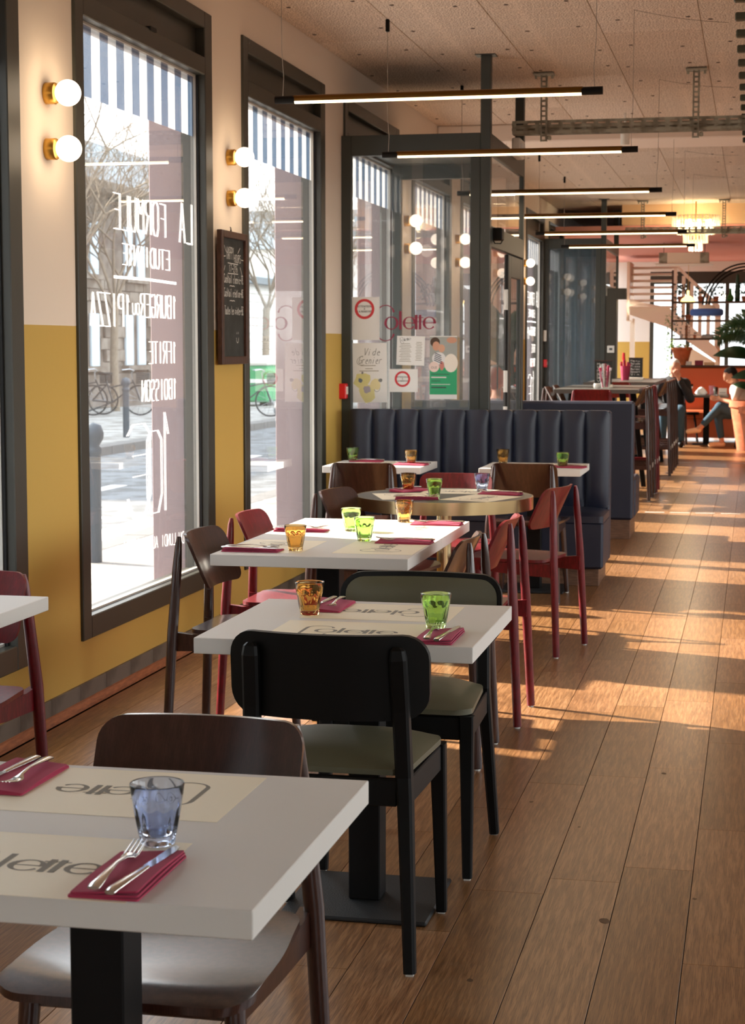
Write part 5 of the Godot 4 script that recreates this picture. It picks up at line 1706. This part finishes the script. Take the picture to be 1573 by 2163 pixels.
	for q in [[-1.15, 0.03, "small pale pot on the lower shelf, left of the carved panel"], [-0.94, 0.025, "small terracotta pot on the lower shelf, right of the carved panel"]]:
		o = thing("small_pot", q[2], "pot", Vector3(q[0], 1.595, -28.62))
		s = st()
		lathe(s, [Vector2(0.0001, 0), Vector2(q[1] * 0.7, 0), Vector2(q[1] * 0.7, 0), Vector2(q[1], 0.05), Vector2(q[1], 0.05), Vector2(0.0001, 0.045)], 12)
		part(o, "pot", done(s), M.terracotta if q[1] < 0.028 else M.white_plastic)
		s = st()
		bushy(s, Vector3(0, 0.07, 0), Vector3(0.02, 0.02, 0.02), 6, 0.03)
		part(o, "sprout", done(s), M.leaf)
	for i in 3:
		o = thing("book", "%s of three books lying flat on the lower shelf" % ["lowest", "middle", "topmost"][i], "book", Vector3(-0.74, 1.595 + i * 0.02, -28.62), 0.0, "books on the lower shelf")
		bx(o, "pages", Vector3(-0.1 + i * 0.01, 0.002, -0.07), Vector3(0.1, 0.018, 0.07), M.sheet)
		bx(o, "cover", Vector3(-0.105 + i * 0.01, 0, -0.075), Vector3(0.105, 0.002, 0.075), [M.burgundy, M.walnut, M.blue_shade][i])
		bx(o, "cover", Vector3(-0.105 + i * 0.01, 0.018, -0.075), Vector3(0.105, 0.02, 0.075), [M.burgundy, M.walnut, M.blue_shade][i])
	# hanging lamp with three black arches and a blue felt shade
	o = thing("arch_lamp", "lamp of three black arches carrying a blue felt shade", "lamp", Vector3(-0.13, 2.02, -26.0))
	for i in 3:
		var r := 0.62 - i * 0.045
		s = st()
		tube(s, arc(Vector2.ZERO, r, r, 0, 180, 32).map(func(q): return Vector3(q.x, q.y, 0)), 0.012, 8)
		part(o, "arch", done(s), M.black)
	s = st()
	tube(s, [Vector3(0, 0.62, 0), Vector3(0, 0.98, 0)], 0.006, 6)
	part(o, "cord", done(s), M.black)
	s = st()
	lathe(s, [Vector2(0.0001, -0.12), Vector2(0.21, -0.12), Vector2(0.235, -0.1), Vector2(0.235, -0.04), Vector2(0.21, -0.02), Vector2(0.0001, -0.02)], 32, Vector3(-0.56, 0, 0.02))
	part(o, "blue_shade", done(s), M.blue_shade)
	s = st()
	lathe(s, [Vector2(0.13, -0.02), Vector2(0.1, 0.03), Vector2(0.0001, 0.045)], 24, Vector3(-0.56, 0, 0.02))
	part(o, "wooden_cap", done(s), M.pale_wood)
	o = thing("pendant_lamp", "small glowing yellow glass pendant lamp before the shelf plants", "lamp", Vector3(-0.99, 2.13, -26.9))
	s = st()
	lathe(s, [Vector2(0.11, 0), Vector2(0.1, 0.03), Vector2(0.05, 0.07), Vector2(0.018, 0.09), Vector2(0.018, 0.16), Vector2(0.0001, 0.165)], 24)
	part(o, "lamp_shade", done(s), M.yellow_shade)
	s = st()
	tube(s, [Vector3(0, 0.16, 0), Vector3(0, 0.87, 0)], 0.003, 5)
	part(o, "cord", done(s), M.brass)
	var pl := OmniLight3D.new()
	pl.name = "pendant_light"
	pl.light_color = Color(1, 0.85, 0.55)
	pl.light_energy = 0.04
	pl.light_size = 0.06
	pl.omni_range = 40
	pl.omni_attenuation = 2.0
	pl.shadow_enabled = true
	pl.position = Vector3(0, -0.03, 0)
	o.add_child(pl, true)
	# rust coloured banquette, ledge, hanging pot with ivy
	o = thing("rust_banquette", "rust orange banquette along the far end behind the diners' table", "bench", Vector3(-0.5, 0, -28.3))
	bx(o, "back_board", Vector3(-0.72, 0.1, -0.14), Vector3(1.5, 1.14, 0.0), M.rust, 0.02)
	bx(o, "seat_cushion", Vector3(-0.72, 0.36, 0.0), Vector3(1.5, 0.48, 0.5), M.rust, 0.03)
	bx(o, "seat_front", Vector3(-0.72, 0.06, 0.0), Vector3(1.5, 0.36, 0.46), M.rust, 0.01)
	bx(o, "ledge", Vector3(-0.74, 1.14, -0.3), Vector3(1.5, 1.17, 0.02), M.walnut, 0.003)
	for q in [[-1.02, 0.05, 0.06, M.sheet, "pale box on the banquette ledge, leftmost"], [-0.86, 0.07, 0.075, M.burgundy, "dark red box on the banquette ledge"], [-0.7, 0.09, 0.045, M.beige, "flat beige box on the banquette ledge"]]:
		o = thing("ledge_box", q[4], "box", Vector3(q[0], 1.17, -28.42))
		bx(o, "box_body", Vector3(-q[1] * 0.9, 0, -0.05), Vector3(q[1] * 0.9, q[2] * 0.8, 0.05), q[3], 0.003)
		bx(o, "lid", Vector3(-q[1] * 0.93, q[2] * 0.8, -0.053), Vector3(q[1] * 0.93, q[2], 0.053), q[3], 0.003)
	o = thing("hanging_pot", "terracotta pot with trailing light green ivy at the end of the shelf unit", "plant pot", Vector3(-1.13, 1.17, -28.44))
	s = st()
	lathe(s, [Vector2(0.0001, 0), Vector2(0.09, 0), Vector2(0.09, 0), Vector2(0.15, 0.24), Vector2(0.165, 0.24), Vector2(0.165, 0.28), Vector2(0.165, 0.28), Vector2(0.0001, 0.26)], 24, Vector3(0, 0, 0))
	part(o, "pot", done(s), M.terracotta)
	s = st()
	bushy(s, Vector3(-0.02, 0.3, 0.05), Vector3(0.17, 0.04, 0.1), 60, 0.05)
	for v in 5:
		for k in 16:
			bushy(s, Vector3(-0.17 - 0.03 * (v % 3), 0.75 - k * 0.065, 0.0 + v * 0.03), Vector3(0.035, 0.03, 0.03), 1, 0.05)
	tag(part(o, "ivy", done(s), M.leaf2), "", "", "", "stuff")
	# the diners' table
	o = thing("diner_table", "pale topped table of the two diners at the far end", "table", Vector3(-0.7, 0, -26.95))
	bx(o, "tabletop", Vector3(-0.33, 0.715, -0.4), Vector3(0.33, 0.75, 0.4), M.stone_top, 0.002)
	bx(o, "column", Vector3(-0.045, 0.012, -0.25), Vector3(0.045, 0.715, -0.16), M.black)
	bx(o, "base_plate", Vector3(-0.2, 0, -0.4), Vector3(0.2, 0.012, 0.0), M.iron)
	var y := 0.7505
	o = thing("wine_glass", "wine glass at the left edge of the diners' table", "glass", Vector3(-0.93, y, -26.7))
	s = st()
	lathe(s, [Vector2(0.0001, 0), Vector2(0.034, 0), Vector2(0.034, 0.003), Vector2(0.005, 0.006), Vector2(0.004, 0.07), Vector2(0.02, 0.08), Vector2(0.042, 0.12), Vector2(0.045, 0.16), Vector2(0.043, 0.16), Vector2(0.04, 0.12), Vector2(0.018, 0.083), Vector2(0.0001, 0.08)], 20)
	part(o, "goblet", done(s), M.clear_glass)
	s = st()
	lathe(s, [Vector2(0.0001, 0.083), Vector2(0.018, 0.084), Vector2(0.032, 0.105), Vector2(0.032, 0.105), Vector2(0.0001, 0.105)], 16)
	part(o, "wine", done(s), mat("pale wine", "e8d890", 0.02, 0.0, {"ior": 0.033}))
	o = thing("pink_cup", "pink paper cup on the diners' table", "cup", Vector3(-0.62, y, -27.0))
	s = st()
	lathe(s, [Vector2(0.0001, 0), Vector2(0.035, 0), Vector2(0.035, 0), Vector2(0.045, 0.13), Vector2(0.045, 0.13), Vector2(0.041, 0.13), Vector2(0.032, 0.01), Vector2(0.0001, 0.01)], 20)
	part(o, "cup", done(s), mat("pink paper", "e0929a", 0.8))
	o = thing("juice_glass", "tall glass of yellow juice on the diners' table", "glass", Vector3(-0.56, y, -26.66))
	s = st()
	lathe(s, [Vector2(0.0001, 0), Vector2(0.028, 0), Vector2(0.028, 0), Vector2(0.034, 0.12), Vector2(0.032, 0.12), Vector2(0.026, 0.006), Vector2(0.0001, 0.006)], 20)
	part(o, "tumbler", done(s), M.clear_glass)
	s = st()
	lathe(s, [Vector2(0.0001, 0.008), Vector2(0.025, 0.008), Vector2(0.025, 0.008), Vector2(0.029, 0.08), Vector2(0.029, 0.08), Vector2(0.0001, 0.08)], 16)
	part(o, "juice", done(s), mat("yellow juice", "e8b93a", 0.3))
	o = thing("serviette", "crumpled white paper serviette on the diners' table", "napkin", Vector3(-0.77, y, -26.75))
	s = st()
	var crumple := noise(9.0)
	lathe(s, [Vector2(0.0001, 0), Vector2(0.06, 0.0), Vector2(0.075, 0.03), Vector2(0.06, 0.08), Vector2(0.03, 0.11), Vector2(0.0001, 0.12)], 18, Vector3.ZERO, func(a, h): return 1.0 + 0.3 * sin(a * 3.0 + h * 40.0) * cos(a * 5.0))
	part(o, "paper", done(s), M.sheet)
	o = thing("menu_card", "small folded menu card on the diners' table", "card", Vector3(-0.46, y, -26.85))
	part(o, "card_face", boxm(Vector3(0.12, 0.1, 0.002)), M.sheet, Vector3(0, 0.05, 0.02), rot(Vector3(-12, 0, 0)))
	part(o, "card_face", boxm(Vector3(0.12, 0.1, 0.002)), M.sheet, Vector3(0, 0.05, -0.02), rot(Vector3(12, 0, 0)))
	bx(o, "print_line", Vector3(-0.045, 0.03, 0.026), Vector3(0.045, 0.036, 0.028), M.dark_print)
	# stool under the diner on the right, chairs on the left
	cafe_chair("brown", "dark chair of the white haired diner at the far table", Vector3(-1.2, 0, -26.75), 180, "stained plywood cafe chairs")
	for q in [[-0.12, -26.25, 0.44, "dark stool of the diner in jeans, behind the terracotta pots"], [-0.98, -27.75, 0.46, "dark stool beyond the left side of the diners' table"]]:
		o = thing("stool", q[3], "stool", Vector3(q[0], 0, q[1]), 0.0, "dark stools at the far table")
		s = st()
		lathe(s, [Vector2(0.0001, q[2] - 0.04), Vector2(0.15, q[2] - 0.04), Vector2(0.165, q[2] - 0.02), Vector2(0.15, q[2]), Vector2(0.0001, q[2])], 24)
		part(o, "seat", done(s), M.black)
		for i in 4:
			var a := TAU * i / 4 + 0.7
			s = st()
			tube(s, [Vector3(cos(a) * 0.19, 0, sin(a) * 0.19), Vector3(cos(a) * 0.11, q[2] - 0.03, sin(a) * 0.11)], [0.012, 0.016], 8)
			part(o, "leg", done(s), M.black)
	# terracotta planters
	for q in [[-0.02, -25.75, 0.70, 0.33, 0.21, "big terracotta planter with a banana plant at the right edge"], [0.1, -24.95, 0.64, 0.31, 0.2, "nearer terracotta planter cut by the right edge of the picture"]]:
		o = thing("planter", q[5], "planter", Vector3(q[0], 0, q[1]), 0.0, "terracotta planters")
		s = st()
		lathe(s, [Vector2(0.0001, 0), Vector2(q[4], 0), Vector2(q[4], 0), Vector2(q[3] - 0.02, q[2] - 0.09), Vector2(q[3] - 0.02, q[2] - 0.09), Vector2(q[3], q[2] - 0.09), Vector2(q[3], q[2] - 0.09), Vector2(q[3], q[2]), Vector2(q[3], q[2]), Vector2(q[3] - 0.03, q[2]), Vector2(q[3] - 0.03, q[2]), Vector2(q[3] - 0.05, q[2] - 0.06), Vector2(q[3] - 0.05, q[2] - 0.06), Vector2(0.0001, q[2] - 0.06)], 40)
		part(o, "pot", done(s), M.terracotta)
		s = st()
		lathe(s, [Vector2(0.0001, q[2] - 0.06), Vector2(q[3] - 0.05, q[2] - 0.055), Vector2(0.0001, q[2] - 0.03)], 24)
		part(o, "soil", done(s), M.gap)
	o = thing("banana_plant", "banana plant with big dark paddle leaves in the terracotta planter", "plant", Vector3(-0.02, 0.63, -25.75))
	for q in [[0.0, 0.22, -0.9, 0.3, 0.3, 0.12, 0.3], [0.02, 0.68, -1.0, 0.12, 0.58, 0.2, 0.35], [0.12, 0.7, -0.3, 1.0, 0.75, 0.34, 0.2], [0.16, 0.6, 0.7, 0.6, 0.7, 0.3, 0.4], [0.1, 0.95, -0.55, 0.9, 0.5, 0.26, 0.3], [0.14, 0.45, -0.1, 0.8, 0.6, 0.3, 0.2], [0.06, 0.4, -0.6, 0.1, 0.34, 0.16, 0.6], [0.2, 0.9, 0.4, 0.9, 0.7, 0.3, 0.3]]:
		var dir := Vector3(q[2], q[3], 0.25 + 0.2 * q[0]).normalized()
		s = st()
		leaf(s, Vector3(q[0], q[1], 0), dir, Vector3(0.2, 0.5, 1.0).slide(dir).normalized(), q[4], q[5], q[6])
		var lf := part(o, "leaf", done(s), M.leaf)
		s = st()
		tube(s, [Vector3(0, -0.02, 0), Vector3(q[0] * 0.6, q[1] * 0.5, 0), Vector3(q[0], q[1], 0)], [0.016, 0.014, 0.01], 6)
		part(lf, "stalk", done(s), M.leaf)
	o = thing("palm_plant", "feathery dark palm rising behind the banana plant", "plant", Vector3(0.16, 0.57, -24.95))
	for i in 9:
		var a := -0.6 + i * 0.28
		var dir := Vector3(-cos(a) * 0.8, 0.75 + 0.25 * sin(a * 2.0), 0.35 * sin(a * 3.0)).normalized()
		s = st()
		var pts := []
		for k in 9:
			var u := k / 8.0
			pts.append(Vector3(0, 0.95, 0) + dir * u * 0.75 + Vector3(-0.1 * u, 0.1 * u - 0.5 * u * u, 0))
		tube(s, [Vector3.ZERO, Vector3(0, 0.95, 0)], 0.01, 6)
		tube(s, pts, [0.008, 0.008, 0.007, 0.006, 0.006, 0.005, 0.004, 0.003, 0.002], 5)
		for k in range(2, 9):
			for e in [-1, 1]:
				for h in 2:
					var along: Vector3 = (pts[mini(k + 1, 8)] - pts[k - 1]).normalized()
					var out: Vector3 = (along * 0.6 + along.cross(Vector3(0, 0, 1)) * e * 0.9 + Vector3(0, -0.15, 0)).normalized()
					leaf(s, pts[k] - along * 0.04 * h, out, Vector3(0, 0.2, 1).slide(out).normalized(), 0.24 * (1.15 - k / 12.0), 0.022, 0.35)
		tag(part(o, "frond", done(s), M.leaf), "", "", "", "stuff")


# ---------------------------------------------------------------- people: a field of tapered capsules, meshed as surface nets

func body(bones: Array, cell: float, k := 0.03, s: SurfaceTool = null) -> SurfaceTool:
	if s == null:
		s = st()
	var lo := Vector3.ONE * 1e6
	var hi := -lo
	for b in bones:
		for e in 2:
			lo = lo.min(b[e] - Vector3.ONE * (b[2 + e] + k + cell * 2))
			hi = hi.max(b[e] + Vector3.ONE * (b[2 + e] + k + cell * 2))
	var n := Vector3i(((hi - lo) / cell).ceil()) + Vector3i.ONE
	var f := PackedFloat32Array()
	f.resize(n.x * n.y * n.z)
	f.fill(1.0)
	for b in bones:
		var a: Vector3 = b[0]
		var ab: Vector3 = b[1] - b[0]
		var ra: float = b[2]
		var rb: float = b[3]
		var reach := Vector3.ONE * (maxf(ra, rb) + k * 1.5 + cell * 2)
		var i0 := Vector3i(((a.min(b[1]) - reach - lo) / cell).floor()).clamp(Vector3i.ZERO, n - Vector3i.ONE)
		var i1 := Vector3i(((a.max(b[1]) + reach - lo) / cell).ceil()).clamp(Vector3i.ZERO, n - Vector3i.ONE)
		var ll := maxf(ab.length_squared(), 1e-9)
		for z in range(i0.z, i1.z + 1):
			for y in range(i0.y, i1.y + 1):
				var at := (z * n.y + y) * n.x
				for x in range(i0.x, i1.x + 1):
					var p := lo + Vector3(x, y, z) * cell - a
					var t := clampf(p.dot(ab) / ll, 0.0, 1.0)
					var d := (p - ab * t).length() - lerpf(ra, rb, t)
					var old := f[at + x]
					var h := maxf(k - absf(d - old), 0.0) / k
					f[at + x] = minf(d, old) - h * h * k * 0.25
	var index := {}
	var vert := PackedVector3Array()
	var step := [0, 1, n.x, n.x + 1, n.x * n.y, n.x * n.y + 1, n.x * n.y + n.x, n.x * n.y + n.x + 1]
	var corner := [Vector3(0, 0, 0), Vector3(1, 0, 0), Vector3(0, 1, 0), Vector3(1, 1, 0), Vector3(0, 0, 1), Vector3(1, 0, 1), Vector3(0, 1, 1), Vector3(1, 1, 1)]
	var edges := [[0, 1], [2, 3], [4, 5], [6, 7], [0, 2], [1, 3], [4, 6], [5, 7], [0, 4], [1, 5], [2, 6], [3, 7]]
	for z in n.z - 1:
		for y in n.y - 1:
			for x in n.x - 1:
				var at := (z * n.y + y) * n.x + x
				var inside := 0
				for c in 8:
					if f[at + step[c]] < 0.0:
						inside += 1
				if inside == 0 or inside == 8:
					continue
				var sum := Vector3.ZERO
				var m := 0
				for e in edges:
					var u := f[at + step[e[0]]]
					var v := f[at + step[e[1]]]
					if (u < 0.0) != (v < 0.0):
						sum += corner[e[0]].lerp(corner[e[1]], u / (u - v))
						m += 1
				index[at] = vert.size()
				vert.append(lo + (Vector3(x, y, z) + sum / m) * cell)
	s.set_smooth_group(5)
	for at in index:
		for q in [[1, n.x, n.x * n.y], [n.x, n.x * n.y, 1], [n.x * n.y, 1, n.x]]:
			var u := f[at]
			var v := f[at + q[0]]
			if (u < 0.0) == (v < 0.0):
				continue
			var ids := [at, at - q[1], at - q[1] - q[2], at - q[2]]
			if not ids.all(func(w): return index.has(w)):
				continue
			var p := ids.map(func(w): return vert[index[w]])
			if u < 0.0:
				quad(s, p[0], p[1], p[2], p[3])
			else:
				quad(s, p[3], p[2], p[1], p[0])
	s.set_smooth_group(-1)
	return s


func head_bones(at: Vector3, t: Basis) -> Array:   # face towards +z of t
	var h := func(x: float, y: float, z: float) -> Vector3: return at + t * Vector3(x, y, z)
	var b := [[h.call(0, 0.03, -0.022), h.call(0, 0.028, 0.018), 0.078, 0.074], [h.call(0, -0.02, 0.02), h.call(0, -0.075, 0.045), 0.062, 0.034], [h.call(-0.03, -0.055, 0.02), h.call(0.03, -0.055, 0.02), 0.04, 0.04], [h.call(0, 0.012, 0.09), h.call(0, -0.022, 0.108), 0.009, 0.015], [h.call(-0.03, 0.022, 0.08), h.call(0.03, 0.022, 0.08), 0.013, 0.013], [h.call(-0.016, -0.05, 0.082), h.call(0.016, -0.05, 0.082), 0.008, 0.008], [h.call(-0.014, -0.06, 0.08), h.call(0.014, -0.06, 0.08), 0.008, 0.008]]
	for e in [-1, 1]:
		b.append([h.call(0.074 * e, 0.012, -0.008), h.call(0.078 * e, -0.026, -0.002), 0.014, 0.009])
	return b


func hand_bones(at: Vector3, out: Vector3, palm: Vector3, curl: float, thumb_side := 1.0) -> Array:   # out: where the fingers point, palm: where the palm faces
	out = out.normalized()
	palm = palm.slide(out).normalized()
	var side := out.cross(palm) * thumb_side
	var b := [[at, at + out * 0.075 + side * 0.022, 0.022, 0.015], [at, at + out * 0.075 - side * 0.02, 0.022, 0.014]]
	for i in 4:
		var p: Vector3 = at + out * 0.08 + side * (0.028 - 0.019 * i)
		var d := out
		var l: float = [0.036, 0.041, 0.038, 0.03][i]
		for j in 3:
			d = d.rotated(side, -curl * thumb_side * (0.5 if j == 0 else 1.0)).normalized()
			b.append([p, p + d * l, 0.0088 - j * 0.0008, 0.0082 - j * 0.0008])
			p += d * l
			l *= 0.72
	var th := at + out * 0.025 + side * 0.024
	var td := (out * 0.75 + side * 0.6 + palm * 0.35).normalized()
	b.append([th, th + td * 0.04, 0.0125, 0.0105])
	b.append([th + td * 0.04, th + td * 0.04 + (out + palm * 0.5).normalized() * 0.032, 0.01, 0.0085])
	return b


func face_parts(root: Node3D, at: Vector3, t: Basis, hair: Material, long_hair: bool) -> void:
	var h := func(x: float, y: float, z: float) -> Vector3: return at + t * Vector3(x, y, z)
	var cap := [[h.call(0, 0.046, -0.03), h.call(0, 0.052, 0.004), 0.079, 0.07], [h.call(0, 0.0, -0.04), h.call(0, -0.04, -0.042), 0.07, 0.045]]
	for e in [-1, 1]:
		cap.append([h.call(0.052 * e, 0.035, -0.01), h.call(0.055 * e, 0.0, -0.03), 0.032, 0.026])
	if long_hair:
		cap.append([h.call(0, 0.0, -0.05), h.call(0, -0.12, -0.05), 0.07, 0.04])
		for e in [-1, 1]:
			cap.append([h.call(0.06 * e, 0.03, 0.01), h.call(0.068 * e, -0.07, 0.0), 0.026, 0.022])
	part(root, "hair", done(body(cap, 0.008, 0.02)), hair)
	for e in [-1, 1]:
		var ball := st()
		lathe(ball, [Vector2(0.0001, -0.009), Vector2(0.0065, -0.0065), Vector2(0.009, 0), Vector2(0.0065, 0.0065), Vector2(0.0001, 0.009)], 10, h.call(0.03 * e, 0.008, 0.078))
		part(root, "eye", done(ball), M.black)


func people() -> void:
	# white haired man, facing the viewer, hand at his mouth
	var o := thing("person", "white haired person in black jacket and jeans, hand at the mouth, facing the viewer", "person", Vector3(-1.17, 0, -26.6))
	var hd := Vector3(0.02, 1.16, 0.1)
	var t := rot(Vector3(8, 12, 0))
	var hand_at := Vector3(0.085, 0.99, 0.2)
	var sk := head_bones(hd, t)
	sk.append_array([[Vector3(0.0, 0.98, 0.03), hd + Vector3(0, -0.03, -0.03), 0.05, 0.05], [Vector3(0, 0.55, -0.05), Vector3(0, 0.92, -0.01), 0.13, 0.13], [Vector3(-0.15, 0.93, 0), Vector3(0.15, 0.93, 0), 0.06, 0.06]])
	sk.append_array([[Vector3(0.18, 0.92, 0), Vector3(0.25, 0.70, 0.1), 0.045, 0.038], [Vector3(0.25, 0.70, 0.1), hand_at, 0.036, 0.026], [Vector3(-0.18, 0.92, 0), Vector3(-0.25, 0.68, 0.1), 0.045, 0.038], [Vector3(-0.25, 0.68, 0.1), Vector3(-0.1, 0.58, 0.3), 0.036, 0.026]])
	for e in [-1, 1]:
		sk.append_array([[Vector3(0.09 * e, 0.54, -0.02), Vector3(0.12 * e, 0.53, 0.38), 0.075, 0.055], [Vector3(0.12 * e, 0.53, 0.38), Vector3(0.13 * e, 0.1, 0.36), 0.052, 0.038], [Vector3(0.13 * e, 0.06, 0.34), Vector3(0.14 * e, 0.035, 0.5), 0.035, 0.03]])
	var s := body(sk, 0.013, 0.03)
	body(hand_bones(hand_at, Vector3(-0.35, 0.8, 0.05), Vector3(-0.3, 0.1, -1), 0.55, -1.0), 0.005, 0.008, s)
	body(hand_bones(Vector3(-0.1, 0.58, 0.3), Vector3(0.6, -0.1, 0.6), Vector3(0, -1, 0), 0.25), 0.005, 0.008, s)
	part(o, "body", done(s), M.skin_old)
	part(o, "jacket", done(body([[Vector3(0, 0.55, -0.05), Vector3(0, 0.9, -0.01), 0.16, 0.155], [Vector3(-0.16, 0.92, 0), Vector3(0.16, 0.92, 0), 0.078, 0.078], [Vector3(0.18, 0.92, 0), Vector3(0.25, 0.70, 0.1), 0.068, 0.058], [Vector3(0.25, 0.70, 0.1), Vector3(0.11, 0.95, 0.185), 0.056, 0.044], [Vector3(-0.18, 0.92, 0), Vector3(-0.25, 0.68, 0.1), 0.068, 0.058], [Vector3(-0.25, 0.68, 0.1), Vector3(-0.12, 0.59, 0.28), 0.056, 0.044]], 0.016, 0.04)), M.jacket)
	var jeans := []
	for e in [-1, 1]:
		jeans.append_array([[Vector3(0.09 * e, 0.54, -0.04), Vector3(0.12 * e, 0.53, 0.38), 0.095, 0.07], [Vector3(0.12 * e, 0.53, 0.38), Vector3(0.13 * e, 0.12, 0.36), 0.066, 0.055]])
	part(o, "trousers", done(body(jeans, 0.016, 0.03)), M.jeans)
	var shoes := []
	for e in [-1, 1]:
		shoes.append([Vector3(0.13 * e, 0.05, 0.33), Vector3(0.14 * e, 0.045, 0.52), 0.046, 0.042])
	part(o, "shoes", done(body(shoes, 0.012, 0.01)), M.black)
	face_parts(o, hd, t, M.white_hair, false)
	# woman at the right, in profile, legs crossed, looking down
	o = thing("person", "dark haired person in a cream top and jeans, legs crossed, looking down at the right", "person", Vector3(-0.12, 0, -26.25))
	hd = Vector3(-0.22, 1.05, 0.0)
	t = rot(Vector3(0, -90, 0)) * rot(Vector3(28, 0, 0))
	sk = head_bones(hd, t)
	var knee := Vector3(-0.36, 0.60, 0.06)
	var foot := Vector3(-0.66, 0.27, 0.1)
	sk.append_array([[Vector3(-0.14, 0.9, 0), hd + Vector3(0.05, -0.03, 0), 0.045, 0.045], [Vector3(0, 0.52, 0), Vector3(-0.1, 0.84, 0), 0.125, 0.115], [Vector3(-0.11, 0.86, -0.13), Vector3(-0.11, 0.86, 0.13), 0.052, 0.052]])
	for e in [-1, 1]:
		sk.append_array([[Vector3(-0.11, 0.86, 0.16 * e), Vector3(-0.16, 0.65, 0.2 * e), 0.042, 0.034], [Vector3(-0.16, 0.65, 0.2 * e), Vector3(-0.36, 0.70, 0.07 * e), 0.033, 0.024]])
	sk.append_array([[Vector3(0, 0.5, 0.08), knee, 0.075, 0.055], [knee, foot, 0.05, 0.034], [foot, foot + Vector3(-0.13, -0.03, 0), 0.034, 0.026], [Vector3(0, 0.5, -0.08), Vector3(-0.4, 0.49, -0.06), 0.075, 0.055], [Vector3(-0.4, 0.49, -0.06), Vector3(-0.33, 0.09, -0.04), 0.05, 0.034], [Vector3(-0.33, 0.06, -0.04), Vector3(-0.47, 0.035, -0.03), 0.034, 0.027]])
	s = body(sk, 0.013, 0.03)
	for e in [-1, 1]:
		body(hand_bones(Vector3(-0.36, 0.70, 0.07 * e), Vector3(-0.8, 0.1, -0.45 * e), Vector3(0, -0.3, -1.0 * e), 0.5, -float(e)), 0.005, 0.008, s)
	part(o, "body", done(s), M.skin)
	part(o, "top", done(body([[Vector3(0, 0.55, 0), Vector3(-0.1, 0.83, 0), 0.145, 0.135], [Vector3(-0.11, 0.86, -0.14), Vector3(-0.11, 0.86, 0.14), 0.066, 0.066], [Vector3(-0.11, 0.86, 0.16), Vector3(-0.15, 0.74, 0.19), 0.062, 0.056], [Vector3(-0.11, 0.86, -0.16), Vector3(-0.15, 0.74, -0.19), 0.062, 0.056]], 0.015, 0.04)), M.shirt)
	part(o, "trousers", done(body([[Vector3(0.02, 0.5, 0.08), knee, 0.098, 0.07], [knee, knee.lerp(foot, 0.75), 0.064, 0.05], [Vector3(0.02, 0.5, -0.08), Vector3(-0.4, 0.49, -0.06), 0.098, 0.07], [Vector3(-0.4, 0.49, -0.06), Vector3(-0.345, 0.17, -0.045), 0.064, 0.05]], 0.015, 0.03)), M.jeans)
	part(o, "shoes", done(body([[foot + Vector3(0, -0.01, 0), foot + Vector3(-0.15, -0.035, 0), 0.042, 0.034], [Vector3(-0.32, 0.045, -0.04), Vector3(-0.49, 0.04, -0.03), 0.042, 0.036]], 0.01, 0.01)), M.beige)
	face_parts(o, hd, t, M.dark_hair, false)
	# man on the second banquette, seen from behind through the porch door
	o = thing("person", "dark haired person in a grey blue shirt seen from behind through the porch door", "person", Vector3(-1.99, 0, -14.02))
	hd = Vector3(0.0, 1.2, -0.06)
	t = rot(Vector3(0, 150, 0))
	sk = head_bones(hd, t)
	sk.append_array([[Vector3(0, 1.0, 0), hd + Vector3(0, -0.03, 0), 0.055, 0.055], [Vector3(0, 0.6, 0), Vector3(0, 0.94, 0), 0.13, 0.13], [Vector3(-0.15, 0.95, 0), Vector3(0.15, 0.95, 0), 0.06, 0.06]])
	for e in [-1, 1]:
		sk.append_array([[Vector3(0.18 * e, 0.94, 0), Vector3(0.23 * e, 0.70, -0.1), 0.045, 0.038], [Vector3(0.23 * e, 0.70, -0.1), Vector3(0.12 * e, 0.64, -0.32), 0.036, 0.026], [Vector3(0.09 * e, 0.56, -0.02), Vector3(0.11 * e, 0.54, -0.42), 0.075, 0.055], [Vector3(0.11 * e, 0.54, -0.42), Vector3(0.11 * e, 0.09, -0.42), 0.052, 0.038], [Vector3(0.11 * e, 0.06, -0.42), Vector3(0.11 * e, 0.035, -0.56), 0.035, 0.03]])
	s = body(sk, 0.013, 0.03)
	for e in [-1, 1]:
		body(hand_bones(Vector3(0.12 * e, 0.64, -0.32), Vector3(-0.3 * e, -0.1, -0.8), Vector3(0, -1, 0), 0.3, -float(e)), 0.005, 0.008, s)
	part(o, "body", done(s), M.skin)
	part(o, "shirt", done(body([[Vector3(0, 0.58, 0), Vector3(0, 0.92, 0), 0.155, 0.15], [Vector3(-0.16, 0.94, 0), Vector3(0.16, 0.94, 0), 0.075, 0.075], [Vector3(0.18, 0.94, 0), Vector3(0.23, 0.70, -0.1), 0.066, 0.056], [Vector3(-0.18, 0.94, 0), Vector3(-0.23, 0.70, -0.1), 0.066, 0.056]], 0.016, 0.04)), M.steel_blue)
	var tr := []
	for e in [-1, 1]:
		tr.append_array([[Vector3(0.09 * e, 0.56, 0), Vector3(0.11 * e, 0.54, -0.42), 0.094, 0.07], [Vector3(0.11 * e, 0.54, -0.42), Vector3(0.11 * e, 0.12, -0.42), 0.066, 0.055]])
	part(o, "trousers", done(body(tr, 0.016, 0.03)), M.jacket)
	face_parts(o, hd, t, M.grey_hair, false)
